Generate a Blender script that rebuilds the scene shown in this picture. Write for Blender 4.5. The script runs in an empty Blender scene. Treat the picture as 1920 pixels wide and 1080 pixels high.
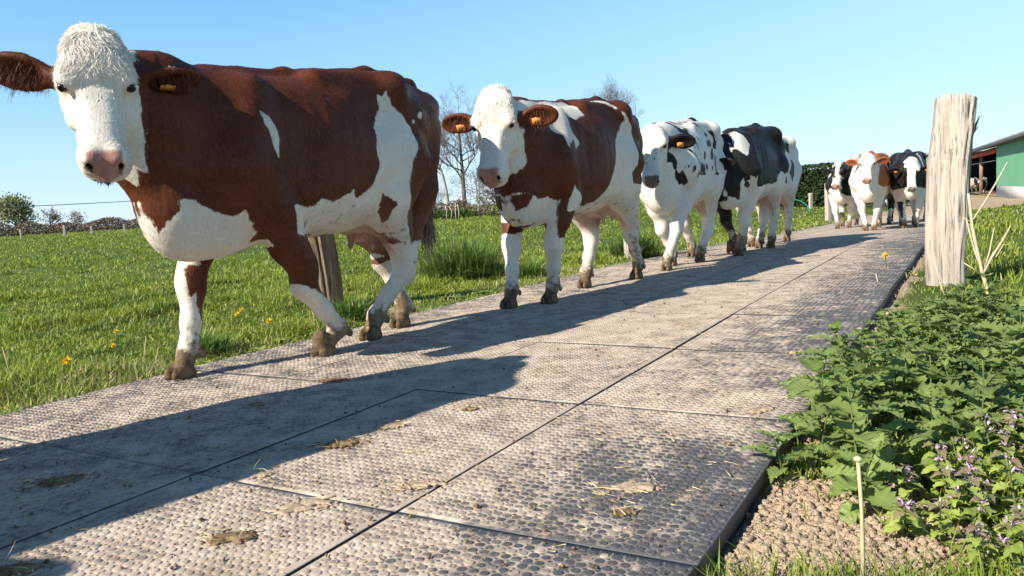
import bpy, bmesh, math, random, os
import numpy as np
from mathutils import Matrix, Vector
D = bpy.data; SC = bpy.context.scene; COL = SC.collection
R = math.radians
rng = np.random.default_rng(7)

# ------------------------------------------------------------------ camera
CAM_H = 0.71
_dn = np.array([0.05954071, 0.99234512, 0.10819459])          # world down seen in the camera's own axes
_fw = np.array([0, 0, 1.0]) - _dn * _dn[2]; _fw /= np.linalg.norm(_fw)
_rt = np.cross(_dn, _fw)
cam = D.objects.new('camera', D.cameras.new('camera')); COL.objects.link(cam)
cam.data.sensor_width = 36; cam.data.lens = 1473 / 1920 * 36
cam.data.clip_start = 0.05; cam.data.clip_end = 3000
_m = np.eye(4)
for j, s in ((0, 1), (1, -1), (2, -1)):
    _m[:3, j] = s * np.array([_rt[j], _fw[j], -_dn[j]])
_m[:3, 3] = (0, 0, CAM_H)
cam.matrix_world = Matrix(_m.tolist())
SC.camera = cam

# ------------------------------------------------------------------ light
SUN_AZ, SUN_EL = 237.0, 34.0
w = D.worlds.new('World'); SC.world = w; w.use_nodes = True
nt = w.node_tree; bg = nt.nodes['Background']
sky = nt.nodes.new('ShaderNodeTexSky'); sky.sky_type = 'NISHITA'; sky.sun_disc = False
sky.sun_elevation = R(SUN_EL); sky.sun_rotation = R(SUN_AZ)
sky.altitude = 50; sky.air_density = 1.0; sky.dust_density = 0.15; sky.ozone_density = 3.2
bg.inputs[1].default_value = 0.12
# the Nishita sky, cooled towards a clear spring day; unseen zenith darkened to cut fill light
tcw = nt.nodes.new('ShaderNodeTexCoord'); sp = nt.nodes.new('ShaderNodeSeparateXYZ'); nt.links.new(tcw.outputs['Generated'], sp.inputs[0])
rp = nt.nodes.new('ShaderNodeValToRGB'); nt.links.new(sp.outputs[2], rp.inputs[0]); EL = rp.color_ramp.elements
for i, (p, c) in enumerate(((0.0, (4.3, 5.5, 6.6)), (.05, (3.55, 5.15, 6.5)), (.14, (2.2, 4.35, 6.4)), (.30, (1.05, 3.0, 5.7)), (.55, (.32, .95, 2.3)), (1.0, (.18, .55, 1.5)))):
    e = EL[i] if i < 2 else EL.new(p); e.position = p; e.color = (*[q / 7 for q in c], 1)
vm = nt.nodes.new('ShaderNodeMix'); vm.data_type = 'RGBA'; vm.blend_type = 'MULTIPLY'; vm.inputs[0].default_value = 1; vm.inputs[7].default_value = (6, 6, 6, 1); nt.links.new(rp.outputs[0], vm.inputs[6])
mr = nt.nodes.new('ShaderNodeMapRange'); nt.links.new(sp.outputs[0], mr.inputs[0])
for i, v in enumerate((-.3, .6, 0, .55)): mr.inputs[i + 1].default_value = v
ml = nt.nodes.new('ShaderNodeMix'); ml.data_type = 'RGBA'; ml.inputs[7].default_value = (3.6, 5.6, 6.3, 1); nt.links.new(mr.outputs[0], ml.inputs[0]); nt.links.new(vm.outputs[2], ml.inputs[6])
hz = nt.nodes.new('ShaderNodeMapRange'); nt.links.new(sp.outputs[2], hz.inputs[0])
for i, v in enumerate((.18, .5, 1, 0)): hz.inputs[i + 1].default_value = v
mh = nt.nodes.new('ShaderNodeMix'); mh.data_type = 'RGBA'; nt.links.new(hz.outputs[0], mh.inputs[0]); nt.links.new(vm.outputs[2], mh.inputs[6]); nt.links.new(ml.outputs[2], mh.inputs[7])
mx = nt.nodes.new('ShaderNodeMix'); mx.data_type = 'RGBA'; mx.inputs[0].default_value = .86; nt.links.new(sky.outputs[0], mx.inputs[6]); nt.links.new(mh.outputs[2], mx.inputs[7])
nt.links.new(mx.outputs[2], bg.inputs[0])
sl = D.lights.new('sun', 'SUN'); sl.energy = 5.0; sl.angle = R(0.55); sl.color = (1.0, 0.93, 0.82)
so = D.objects.new('sun', sl); COL.objects.link(so)
_sd = Vector((math.sin(R(SUN_AZ)) * math.cos(R(SUN_EL)), math.cos(R(SUN_AZ)) * math.cos(R(SUN_EL)), math.sin(R(SUN_EL))))
so.rotation_euler = _sd.to_track_quat('Z', 'Y').to_euler(); so.location = _sd * 30
SC.view_settings.view_transform = 'Standard'; SC.view_settings.look = 'None'
SC.view_settings.exposure = 0.74; SC.view_settings.gamma = 1
SC.render.engine = 'CYCLES'
SC.cycles.max_bounces = 6; SC.cycles.diffuse_bounces = 3; SC.cycles.transparent_max_bounces = 4
SC.cycles.use_denoising = True

# ------------------------------------------------------------------ helpers
def tag(o, label=None, cat=None, group=None, kind=None):
    if label: o['label'] = label
    if cat: o['category'] = cat
    if group: o['group'] = group
    if kind: o['kind'] = kind
    return o

def empty(name, loc=(0, 0, 0), rz=0.0, sc=1.0):
    o = D.objects.new(name, None); COL.objects.link(o); o.empty_display_size = 0.1
    o.location = loc; o.rotation_euler = (0, 0, rz); o.scale = (sc,) * 3
    return o

def link(name, me, mat=None, parent=None, smooth=True):
    o = D.objects.new(name, me); COL.objects.link(o)
    if mat:
        for m in (mat if isinstance(mat, (list, tuple)) else [mat]): me.materials.append(m)
    if smooth and len(me.polygons): me.polygons.foreach_set('use_smooth', np.ones(len(me.polygons), bool))
    if parent: o.parent = parent
    return o

def np_mesh(name, V, F, attrs=None):
    """V (n,3); F a list of (m,k) int arrays"""
    me = D.meshes.new(name)
    V = np.asarray(V, np.float32)
    if not isinstance(F, (list, tuple)): F = [F]
    F = [np.asarray(f, np.int32) for f in F if len(f)]
    tot = np.concatenate([np.full(len(f), f.shape[1], np.int32) for f in F])
    loops = np.concatenate([f.ravel() for f in F])
    me.vertices.add(len(V)); me.vertices.foreach_set('co', V.ravel())
    me.loops.add(len(loops)); me.loops.foreach_set('vertex_index', loops)
    me.polygons.add(len(tot))
    st = np.zeros(len(tot), np.int32); st[1:] = np.cumsum(tot)[:-1]
    me.polygons.foreach_set('loop_start', st)
    try: me.polygons.foreach_set('loop_total', tot)
    except Exception: pass
    me.update(calc_edges=True)
    for k, a in (attrs or {}).items():
        at = me.attributes.new(k, 'FLOAT', 'POINT'); at.data.foreach_set('value', np.asarray(a, np.float32))
    return me

class MB:
    """collects simple solids into one mesh"""
    def __init__(s): s.V = []; s.Q = []; s.T = []; s.n = 0
    def add(s, V, Q=None, T=None):
        V = np.asarray(V, float).reshape(-1, 3)
        if Q is not None and len(Q): s.Q.append(np.asarray(Q, int) + s.n)
        if T is not None and len(T): s.T.append(np.asarray(T, int) + s.n)
        s.V.append(V); s.n += len(V)
    def box(s, c, d, ax=None):
        c = np.array(c, float); d = np.array(d, float) / 2
        P = np.array([[x, y, z] for x in (-1, 1) for y in (-1, 1) for z in (-1, 1)]) * d
        if ax is not None: P = P @ np.asarray(ax, float)
        s.add(P + c, [[0, 1, 3, 2], [4, 6, 7, 5], [0, 4, 5, 1], [2, 3, 7, 6], [0, 2, 6, 4], [1, 5, 7, 3]])
    def tube(s, pts, rad, n=6, cap=True):
        pts = np.asarray(pts, float); m = len(pts); rad = np.broadcast_to(np.asarray(rad, float), (m,))
        t = np.gradient(pts, axis=0); t /= np.linalg.norm(t, axis=1)[:, None] + 1e-9
        ref = np.array([0, 0, 1.0]) if abs(t[:, 2]).mean() < 0.9 else np.array([1.0, 0, 0])
        u = np.cross(t, ref); u /= np.linalg.norm(u, axis=1)[:, None] + 1e-9; v = np.cross(t, u)
        a = np.arange(n) / n * 2 * math.pi
        V = pts[:, None] + rad[:, None, None] * (np.cos(a)[None, :, None] * u[:, None] + np.sin(a)[None, :, None] * v[:, None])
        i, j = np.meshgrid(np.arange(m - 1), np.arange(n), indexing='ij'); j2 = (j + 1) % n
        Q = np.stack([i * n + j, i * n + j2, (i + 1) * n + j2, (i + 1) * n + j], -1).reshape(-1, 4)
        V = V.reshape(-1, 3); T = []
        if cap:
            V = np.vstack([V, pts[0], pts[-1]]); k = m * n
            T = [[k, (j + 1) % n, j] for j in range(n)] + [[k + 1, (m - 1) * n + j, (m - 1) * n + (j + 1) % n] for j in range(n)]
        s.add(V, Q, T)
    def mesh(s, name, attrs=None):
        return np_mesh(name, np.vstack(s.V), [np.vstack(x) for x in (s.Q, s.T) if x], attrs)
    def build(s, name, mat, parent=None, smooth=False): return link(name, s.mesh(name), mat, parent, smooth)

def _hash(i, j, k=0):
    h = (i.astype(np.int64) * 374761393 + j.astype(np.int64) * 668265263 + k * 1442695041) & 0xffffffff
    h = ((h ^ (h >> 13)) * 1274126177) & 0xffffffff
    return ((h ^ (h >> 16)) & 0xffff) / 65535.0
def vnoise(x, y, seed=0):
    x = np.asarray(x, float); y = np.asarray(y, float)
    i = np.floor(x); j = np.floor(y); u = x - i; v = y - j; u = u * u * (3 - 2 * u); v = v * v * (3 - 2 * v)
    a = _hash(i, j, seed); b = _hash(i + 1, j, seed); c = _hash(i, j + 1, seed); d = _hash(i + 1, j + 1, seed)
    return (a * (1 - u) + b * u) * (1 - v) + (c * (1 - u) + d * u) * v
def fbm(x, y, seed=0, o=4):
    r = 0; a = 0.5
    for k in range(o): r = r + a * vnoise(x * 2 ** k, y * 2 ** k, seed + k); a /= 2
    return r
def sstep(a, b, x):
    t = np.clip((x - a) / (b - a), 0, 1); return t * t * (3 - 2 * t)

# ------------------------------------------------------------------ node materials
class Mat:
    def __init__(s, name, rough=0.8, spec=0.3):
        s.m = D.materials.new(name); s.m.use_nodes = True; s.t = s.m.node_tree
        s.b = s.t.nodes['Principled BSDF']; s.out = s.t.nodes['Material Output']
        s.b.inputs['Roughness'].default_value = rough; s.b.inputs['Specular IOR Level'].default_value = spec
        s._tc = None
    def n(s, typ, **kw):
        nd = s.t.nodes.new('ShaderNode' + typ)
        for k, v in kw.items(): setattr(nd, k, v)
        return nd
    def l(s, a, b): s.t.links.new(a, b)
    def co(s, scale=(1, 1, 1), which='Object'):
        if s._tc is None: s._tc = s.n('TexCoord')
        mp = s.n('Mapping'); mp.inputs['Scale'].default_value = scale
        s.l(s._tc.outputs[which], mp.inputs[0]); return mp.outputs[0]
    def noise(s, scale, detail=4, rough=0.55, st=(1, 1, 1), which='Object'):
        nd = s.n('TexNoise'); nd.inputs['Scale'].default_value = scale; nd.inputs['Detail'].default_value = detail
        nd.inputs['Roughness'].default_value = rough; s.l(s.co(st, which), nd.inputs['Vector']); return nd.outputs['Fac']
    def vor(s, scale, st=(1, 1, 1), feature='F1', out='Distance'):
        nd = s.n('TexVoronoi', feature=feature); nd.inputs['Scale'].default_value = scale
        s.l(s.co(st), nd.inputs['Vector']); return nd.outputs[out]
    def attr(s, name): return s.n('Attribute', attribute_name=name).outputs['Fac']
    def rng(s, v, a, b, c=0.0, d=1.0):
        nd = s.n('MapRange'); s.l(v, nd.inputs[0])
        for i, x in enumerate((a, b, c, d)): nd.inputs[i + 1].default_value = x
        return nd.outputs[0]
    def math(s, op, a, b=0.0, clamp=False):
        nd = s.n('Math', operation=op, use_clamp=clamp)
        for i, x in enumerate((a, b)):
            if isinstance(x, (int, float)): nd.inputs[i].default_value = x
            else: s.l(x, nd.inputs[i])
        return nd.outputs[0]
    def mix(s, fac, a, b, mode='MIX'):
        nd = s.n('Mix', data_type='RGBA', blend_type=mode)
        for i, x in ((0, fac), (6, a), (7, b)):
            if isinstance(x, (int, float)): nd.inputs[i].default_value = x
            elif isinstance(x, tuple): nd.inputs[i].default_value = (*x, 1)[:4]
            else: s.l(x, nd.inputs[i])
        return nd.outputs[2]
    def col(s, c):
        if isinstance(c, tuple): s.b.inputs['Base Color'].default_value = (*c, 1)
        else: s.l(c, s.b.inputs['Base Color'])
        return s
    def bump(s, h, strength=0.4, dist=0.01):
        nd = s.n('Bump'); nd.inputs['Strength'].default_value = strength; nd.inputs['Distance'].default_value = dist
        s.l(h, nd.inputs['Height']); s.l(nd.outputs[0], s.b.inputs['Normal']); return s
    def translucent(s, colour, fac):
        tr = s.n('BsdfTranslucent'); mx = s.n('MixShader'); mx.inputs[0].default_value = fac
        if isinstance(colour, tuple): tr.inputs[0].default_value = (*colour, 1)
        else: s.l(colour, tr.inputs[0])
        s.l(s.b.outputs[0], mx.inputs[1]); s.l(tr.outputs[0], mx.inputs[2]); s.l(mx.outputs[0], s.out.inputs[0]); return s

def plain(name, c, rough=0.8, spec=0.3, var=0.25, scale=20, bump=0.0, st=(1, 1, 1)):
    m = Mat(name, rough, spec); nz = m.noise(scale, 5, 0.6, st)
    m.col(m.mix(m.rng(nz, 0.3, 0.7), tuple(x * (1 - var) for x in c), tuple(min(1, x * (1 + var)) for x in c)))
    if bump: m.bump(nz, bump, 0.01)
    return m.m
# ------------------------------------------------------------------ ground shape
PA = R(30.5); PU = np.array([math.sin(PA), math.cos(PA)]); PS = np.array([math.cos(PA), -math.sin(PA)])
S_EDGES = [-3.31, -2.63, -1.90, -1.18, -0.45]; U0 = 1.40; UL = 1.03
def us_of(X, Y): return X * PU[0] + Y * PU[1], X * PS[0] + Y * PS[1]
def xy_of(u, s): return u * PU[0] + s * PS[0], u * PU[1] + s * PS[1]
def base_z(X, Y):
    X = np.asarray(X, float); Y = np.asarray(Y, float)
    dip = np.interp(Y, [4, 6, 8, 10, 12, 14.5, 17, 20, 30, 50, 80, 150, 400], [0, -.006, -.022, -.05, -.10, -.20, -.27, -.36, -.56, -.88, -1.15, -1.6, -2.5])
    e = np.interp(Y, [15, 40], [-.1, .15]); t = sstep(0, 1, (X / np.maximum(Y, 1.0) - e) / 0.38)
    return dip * t
def ground_z(X, Y):
    u, s = us_of(X, Y)
    off = np.maximum(S_EDGES[0] - s, s - S_EDGES[-1])            # >0 beside the mats
    n = (fbm(X * 0.7, Y * 0.7, 3) - 0.47) * 0.10 + (fbm(X * 3, Y * 3, 9) - 0.47) * 0.05
    bank = .24 * sstep(.35, 2.4, s) * sstep(1.3, 3.2, Y) * sstep(45, 14, Y)
    return base_z(X, Y) + bank - 0.045 + n * sstep(0.05, 0.9, off) - 0.03 * (1 - sstep(-0.05, 0.02, off))
def mat_z(X, Y):
    u, s = us_of(X, Y)
    return base_z(X, Y) + (fbm(u * 0.55 + 3, s * 0.9, 21, 2) - 0.37) * 0.025 * sstep(-1, 1, np.abs(s + 1.9) - 0.2)

# ------------------------------------------------------------------ implicit bodies
class Field:
    """signed distance on a grid; smooth unions of bones, lobes and lofts; meshed with surface nets"""
    def __init__(s, lo, hi, h):
        s.h = h; s.lo = np.array(lo, float); n = np.ceil((np.array(hi) - s.lo) / h).astype(int) + 1
        s.ax = [(s.lo[i] + h * np.arange(n[i])).astype(np.float32) for i in range(3)]
        s.S = np.full(n, 0.5, np.float32)
    def sub(s, lo, hi, pad):
        sl = []
        for i in range(3):
            a = int(max(0, math.floor((lo[i] - pad - s.lo[i]) / s.h))); b = int(min(s.S.shape[i], math.ceil((hi[i] + pad - s.lo[i]) / s.h) + 1))
            if b <= a: return None, None
            sl.append(slice(a, b))
        P = np.stack(np.meshgrid(*[s.ax[i][sl[i]] for i in range(3)], indexing='ij'), -1)
        return tuple(sl), P
    def put(s, sl, d, k, cut=False):
        a = s.S[sl]
        if cut: d = -d; h = np.maximum(k - np.abs(a - d), 0) / k; s.S[sl] = np.maximum(a, d) + h * h * k * 0.25
        else: h = np.maximum(k - np.abs(a - d), 0) / k; s.S[sl] = np.minimum(a, d) - h * h * k * 0.25
    def cone(s, a, b, ra, rb, k=0.04):
        a = np.array(a, float); b = np.array(b, float); r = max(ra, rb)
        sl, P = s.sub(np.minimum(a, b) - r, np.maximum(a, b) + r, k + 2 * s.h)
        if sl is None: return
        d = (b - a).astype(np.float32); pa = P - a.astype(np.float32)
        t = np.clip((pa @ d) / max(float(d @ d), 1e-9), 0, 1)
        s.put(sl, np.linalg.norm(pa - t[..., None] * d, axis=-1) - (ra + (rb - ra) * t), k)
    def chain(s, pts, rad, k=0.03):
        for i in range(len(pts) - 1): s.cone(pts[i], pts[i + 1], rad[i], rad[i + 1], k)
    def ell(s, c, r, k=0.04, M=None, cut=False):
        c = np.array(c, float); r = np.array(r, float); rm = r if M is None else np.full(3, r.max())
        sl, P = s.sub(c - rm, c + rm, k + 2 * s.h)
        if sl is None: return
        q = P - c.astype(np.float32)
        if M is not None: q = q @ np.asarray(M, np.float32).T      # rows of M = local axes
        k0 = np.linalg.norm(q / r, axis=-1); k1 = np.linalg.norm(q / (r * r), axis=-1) + 1e-6
        s.put(sl, (k0 * (k0 - 1) / k1).astype(np.float32), k, cut)
    def loft(s, xs, top, bot, hw, k=0.05, p=2.3, q=0.1, frame=None, pad=0.0):
        xs = np.array(xs); top = np.array(top); bot = np.array(bot); hw = np.array(hw)
        if frame is None: lo = (xs[0], -hw.max(), bot.min()); hi = (xs[-1], hw.max(), top.max())
        else:
            o, M = frame; C = np.array([[x, y, z] for x in (xs[0], xs[-1]) for y in (-hw.max(), hw.max()) for z in (bot.min(), top.max())]) @ M + o
            lo, hi = C.min(0), C.max(0)
        sl, P = s.sub(lo, hi, k + 2 * s.h)
        if sl is None: return
        if frame is not None: P = (P - o.astype(np.float32)) @ M.T.astype(np.float32)
        x = P[..., 0]; xc = np.clip(x, xs[0], xs[-1])
        T = np.interp(xc, xs, top); B = np.interp(xc, xs, bot); W = np.interp(xc, xs, hw)
        hh = (T - B) / 2; v = (P[..., 2] - (T + B) / 2) / hh
        ww = np.abs(P[..., 1]) / (W * (1 - q * np.clip(v, -1, 1)))
        r = (np.abs(v) ** p + ww ** p) ** (1 / p)
        d = (r - 1) * np.minimum(hh, W); e = np.abs(x - xc)
        s.put(sl, np.where(e > 0, np.hypot(np.maximum(d, 0), e) + np.minimum(d, 0), d).astype(np.float32), k)
    def mesh(s):
        S = s.S; ins = S < 0; nx, ny, nz = S.shape
        c = np.zeros((nx - 1, ny - 1, nz - 1), np.int8)
        for i in (0, 1):
            for j in (0, 1):
                for k in (0, 1): c += ins[i:nx - 1 + i, j:ny - 1 + j, k:nz - 1 + k]
        act = np.argwhere((c > 0) & (c < 8)); idx = np.full(c.shape, -1, np.int32); idx[tuple(act.T)] = np.arange(len(act))
        cor = {(i, j, k): S[act[:, 0] + i, act[:, 1] + j, act[:, 2] + k] for i in (0, 1) for j in (0, 1) for k in (0, 1)}
        acc = np.zeros((len(act), 3)); cnt = np.zeros(len(act))
        for a in cor:
            for ax in range(3):
                if a[ax] == 0:
                    b = tuple(1 if q == ax else a[q] for q in range(3)); va, vb = cor[a], cor[b]; m = (va < 0) != (vb < 0)
                    t = va / np.where(m, va - vb, 1); p = np.array(a, float)[None] + 0.0 * t[:, None]; p[:, ax] += t
                    acc[m] += p[m]; cnt[m] += 1
        V = s.lo + s.h * (act + acc / cnt[:, None]); F = []
        for ax in range(3):
            sl0 = [slice(1, -1)] * 3; sl1 = [slice(1, -1)] * 3
            sl0[ax] = slice(0, -1); sl1[ax] = slice(1, None)
            a, b = ins[tuple(sl0)], ins[tuple(sl1)]; e = np.argwhere(a != b); off = np.array([1, 1, 1]); off[ax] = 0; e = e + off
            fl = ins[tuple(e.T)]; u, v = [q for q in range(3) if q != ax]
            def ci(du, dv):
                w_ = e.copy(); w_[:, u] -= du; w_[:, v] -= dv; return idx[tuple(w_.T)]
            q = np.stack([ci(0, 0), ci(1, 0), ci(1, 1), ci(0, 1)], -1)
            flip = fl if ax != 1 else ~fl
            q[flip] = q[flip][:, ::-1]; F.append(q)
        F = np.concatenate(F)[:, ::-1]
        for _ in range(1):                                            # one light relaxation
            A = np.zeros_like(V); n = np.zeros(len(V))
            for i in range(4):
                a, b = F[:, i], F[:, (i + 1) % 4]
                for q in range(3):
                    A[:, q] += np.bincount(a, V[b, q], len(V)) + np.bincount(b, V[a, q], len(V))
                n += np.bincount(a, minlength=len(V)) + np.bincount(b, minlength=len(V))
            V = V * 0.5 + 0.5 * A / n[:, None]
        return V, F

def poly_sd(P, poly):
    """signed distance (inside +) of 2-D points to a polygon"""
    poly = np.asarray(poly, float); d = np.full(len(P), 1e9); ins = np.zeros(len(P), bool); n = len(poly)
    for i in range(n):
        a, b = poly[i], poly[(i + 1) % n]; e = b - a; w_ = P - a
        t = np.clip((w_ @ e) / max(e @ e, 1e-12), 0, 1); d = np.minimum(d, np.linalg.norm(w_ - t[:, None] * e, axis=1))
        c = ((a[1] > P[:, 1]) != (b[1] > P[:, 1])) & (P[:, 0] < (b[0] - a[0]) * (P[:, 1] - a[1]) / (b[1] - a[1] + 1e-12) + a[0])
        ins ^= c
    return np.where(ins, d, -d)
def ik(A, B, l1, l2, sgn):
    A = np.array(A, float); B = np.array(B, float); v = B - A; L = np.linalg.norm(v); L2 = min(L, (l1 + l2) * 0.995)
    a = (l1 * l1 - l2 * l2 + L2 * L2) / (2 * L2); h = math.sqrt(max(l1 * l1 - a * a, 0)); u = v / L
    return A + u * a * (L / L2) + sgn * h * np.array([-u[1], u[0]])
# ------------------------------------------------------------------ cattle
def coat_material(name, dark, warm):
    m = Mat(name, 0.5, 0.14)
    tone, mud, pink, dk = m.attr('tone'), m.attr('mud'), m.attr('pink'), m.attr('dark')
    n1 = m.noise(22, 3, 0.6, (1, 1, 0.45)); n2 = m.noise(90, 3, 0.6, (1, 1, 0.35)); n3 = m.noise(5, 4, 0.6)
    t = m.math('ADD', tone, m.math('MULTIPLY', m.math('SUBTRACT', n1, 0.5), 0.035))
    t = m.math('ADD', t, m.math('MULTIPLY', m.math('SUBTRACT', n2, 0.5), 0.018))
    f = m.rng(t, -0.0035, 0.0035)
    d1 = m.mix(m.rng(n3, 0.3, 0.7), tuple(x * 0.72 for x in dark), tuple(x * 1.25 for x in dark))
    d1 = m.mix(m.rng(n2, 0.35, 0.7), d1, tuple(x * 1.5 + 0.004 for x in dark))
    wht = m.mix(m.rng(n3, 0.3, 0.75), (0.80, 0.745, 0.655), (0.68, 0.60, 0.50) if warm else (0.72, 0.68, 0.61))
    wht = m.mix(m.rng(n2, 0.45, 0.8), wht, (0.62, 0.55, 0.46))
    c = m.mix(f, wht, d1)
    c = m.mix(pink, c, m.mix(m.rng(n1, 0.3, 0.7), (0.50, 0.27, 0.21), (0.36, 0.18, 0.14)))
    mn = m.noise(26, 5, 0.7)
    st = m.rng(m.math('ADD', mud, m.math('MULTIPLY', m.math('SUBTRACT', n3, .5), .5)), .05, .75, 0, .75); c = m.mix(st, c, m.mix(.55, c, (.40, .29, .18), 'MIX'))
    mf = m.rng(m.math('ADD', mud, m.math('MULTIPLY', m.math('ADD', m.math('SUBTRACT', mn, 0.5), m.math('MULTIPLY', m.math('SUBTRACT', m.noise(9, 3, .6), .5), .8)), 1.5)), 0.36, 0.72)
    c = m.mix(mf, c, m.mix(m.rng(n3, 0.3, 0.7), m.mix(m.rng(n1, .3, .7), (0.055, 0.038, 0.022), (0.13, 0.085, 0.048)), m.mix(m.rng(n1, .3, .7), (0.17, .115, .065), (0.33, 0.235, 0.145))))
    c = m.mix(dk, c, (0.012, 0.009, 0.008))
    m.col(c)
    hb = m.noise(130, 4, 0.7, (1, 1, 0.22))
    m.bump(m.math('ADD', m.math('MULTIPLY', hb, 0.6), m.math('MULTIPLY', n3, 0.8)), 0.35, 0.012)
    pass
    rg = m.mix(mf, (0.45,) * 3, (0.9,) * 3); m.l(rg, m.b.inputs['Roughness'])
    return m.m
BROWN = coat_material('brown_and_white_coat', (0.084, 0.0235, 0.0095), True)
TAN = coat_material('tan_and_white_coat', (0.30, 0.085, 0.03), True)
BLACK = coat_material('black_and_white_coat', (0.016, 0.013, 0.012), False)
HOOF = plain('muddy_hoof_horn', (0.135, 0.090, 0.050), 0.85, 0.2, 0.75, 22, 0.9)
EYE = plain('dark_wet_eye', (0.008, 0.005, 0.004), 0.22, 0.35, 0.2)
WHAIR = plain('white_curly_hair', (0.86, 0.80, 0.70), 0.6, 0.3, 0.12, 40)
BHAIR = plain('brown_ear_hair', (0.15, 0.045, 0.018), 0.6, 0.3, 0.4, 40)
KHAIR = plain('black_ear_hair', (0.02, 0.016, 0.014), 0.6, 0.3, 0.4, 40)
DHAIR = plain('soiled_tail_hair', (0.28, 0.215, 0.15), 0.8, 0.2, 0.6, 30)
TAGM = plain('orange_tag_plastic', (0.72, 0.27, 0.06), 0.45, 0.4, 0.15, 60)
TAGI = plain('tag_ink', (0.03, 0.02, 0.015), 0.6)
MUDHAIR = plain('wet_chin_dirt', (0.02, 0.016, 0.012), 0.6, 0.3, 0.4, 40)

def strands(name, P, Dv, L, wdt, mat, parent, curl=0.0, sag=0.0, seg=5):
    """thin curved hairs as real ribbons: P roots, Dv directions"""
    n = len(P); Dv = Dv / (np.linalg.norm(Dv, axis=1)[:, None] + 1e-9)
    r = rng.normal(size=(n, 3)); side = np.cross(Dv, r); side /= np.linalg.norm(side, axis=1)[:, None] + 1e-9
    t = np.linspace(0, 1, seg); ph = rng.uniform(0, 6.28, n)
    C = P[:, None] + Dv[:, None] * (t[None, :, None] * L[:, None, None])
    C = C + side[:, None] * (np.sin(t[None] * 7 + ph[:, None]) - np.sin(ph)[:, None])[..., None] * (curl * L)[:, None, None]
    C[..., 2] -= (sag * L)[:, None] * t[None] ** 2
    w2 = np.cross(Dv, side); hw = (wdt / 2 * (1 - 0.85 * t))[None, :, None]
    V = np.stack([C - w2[:, None] * hw, C + w2[:, None] * hw], 2).reshape(-1, 3)
    i, j = np.meshgrid(np.arange(n), np.arange(seg - 1), indexing='ij'); b = (i * seg + j) * 2
    Q = np.stack([b, b + 1, b + 3, b + 2], -1).reshape(-1, 4)
    return link(name, np_mesh(name, V, Q), mat, parent)

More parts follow.
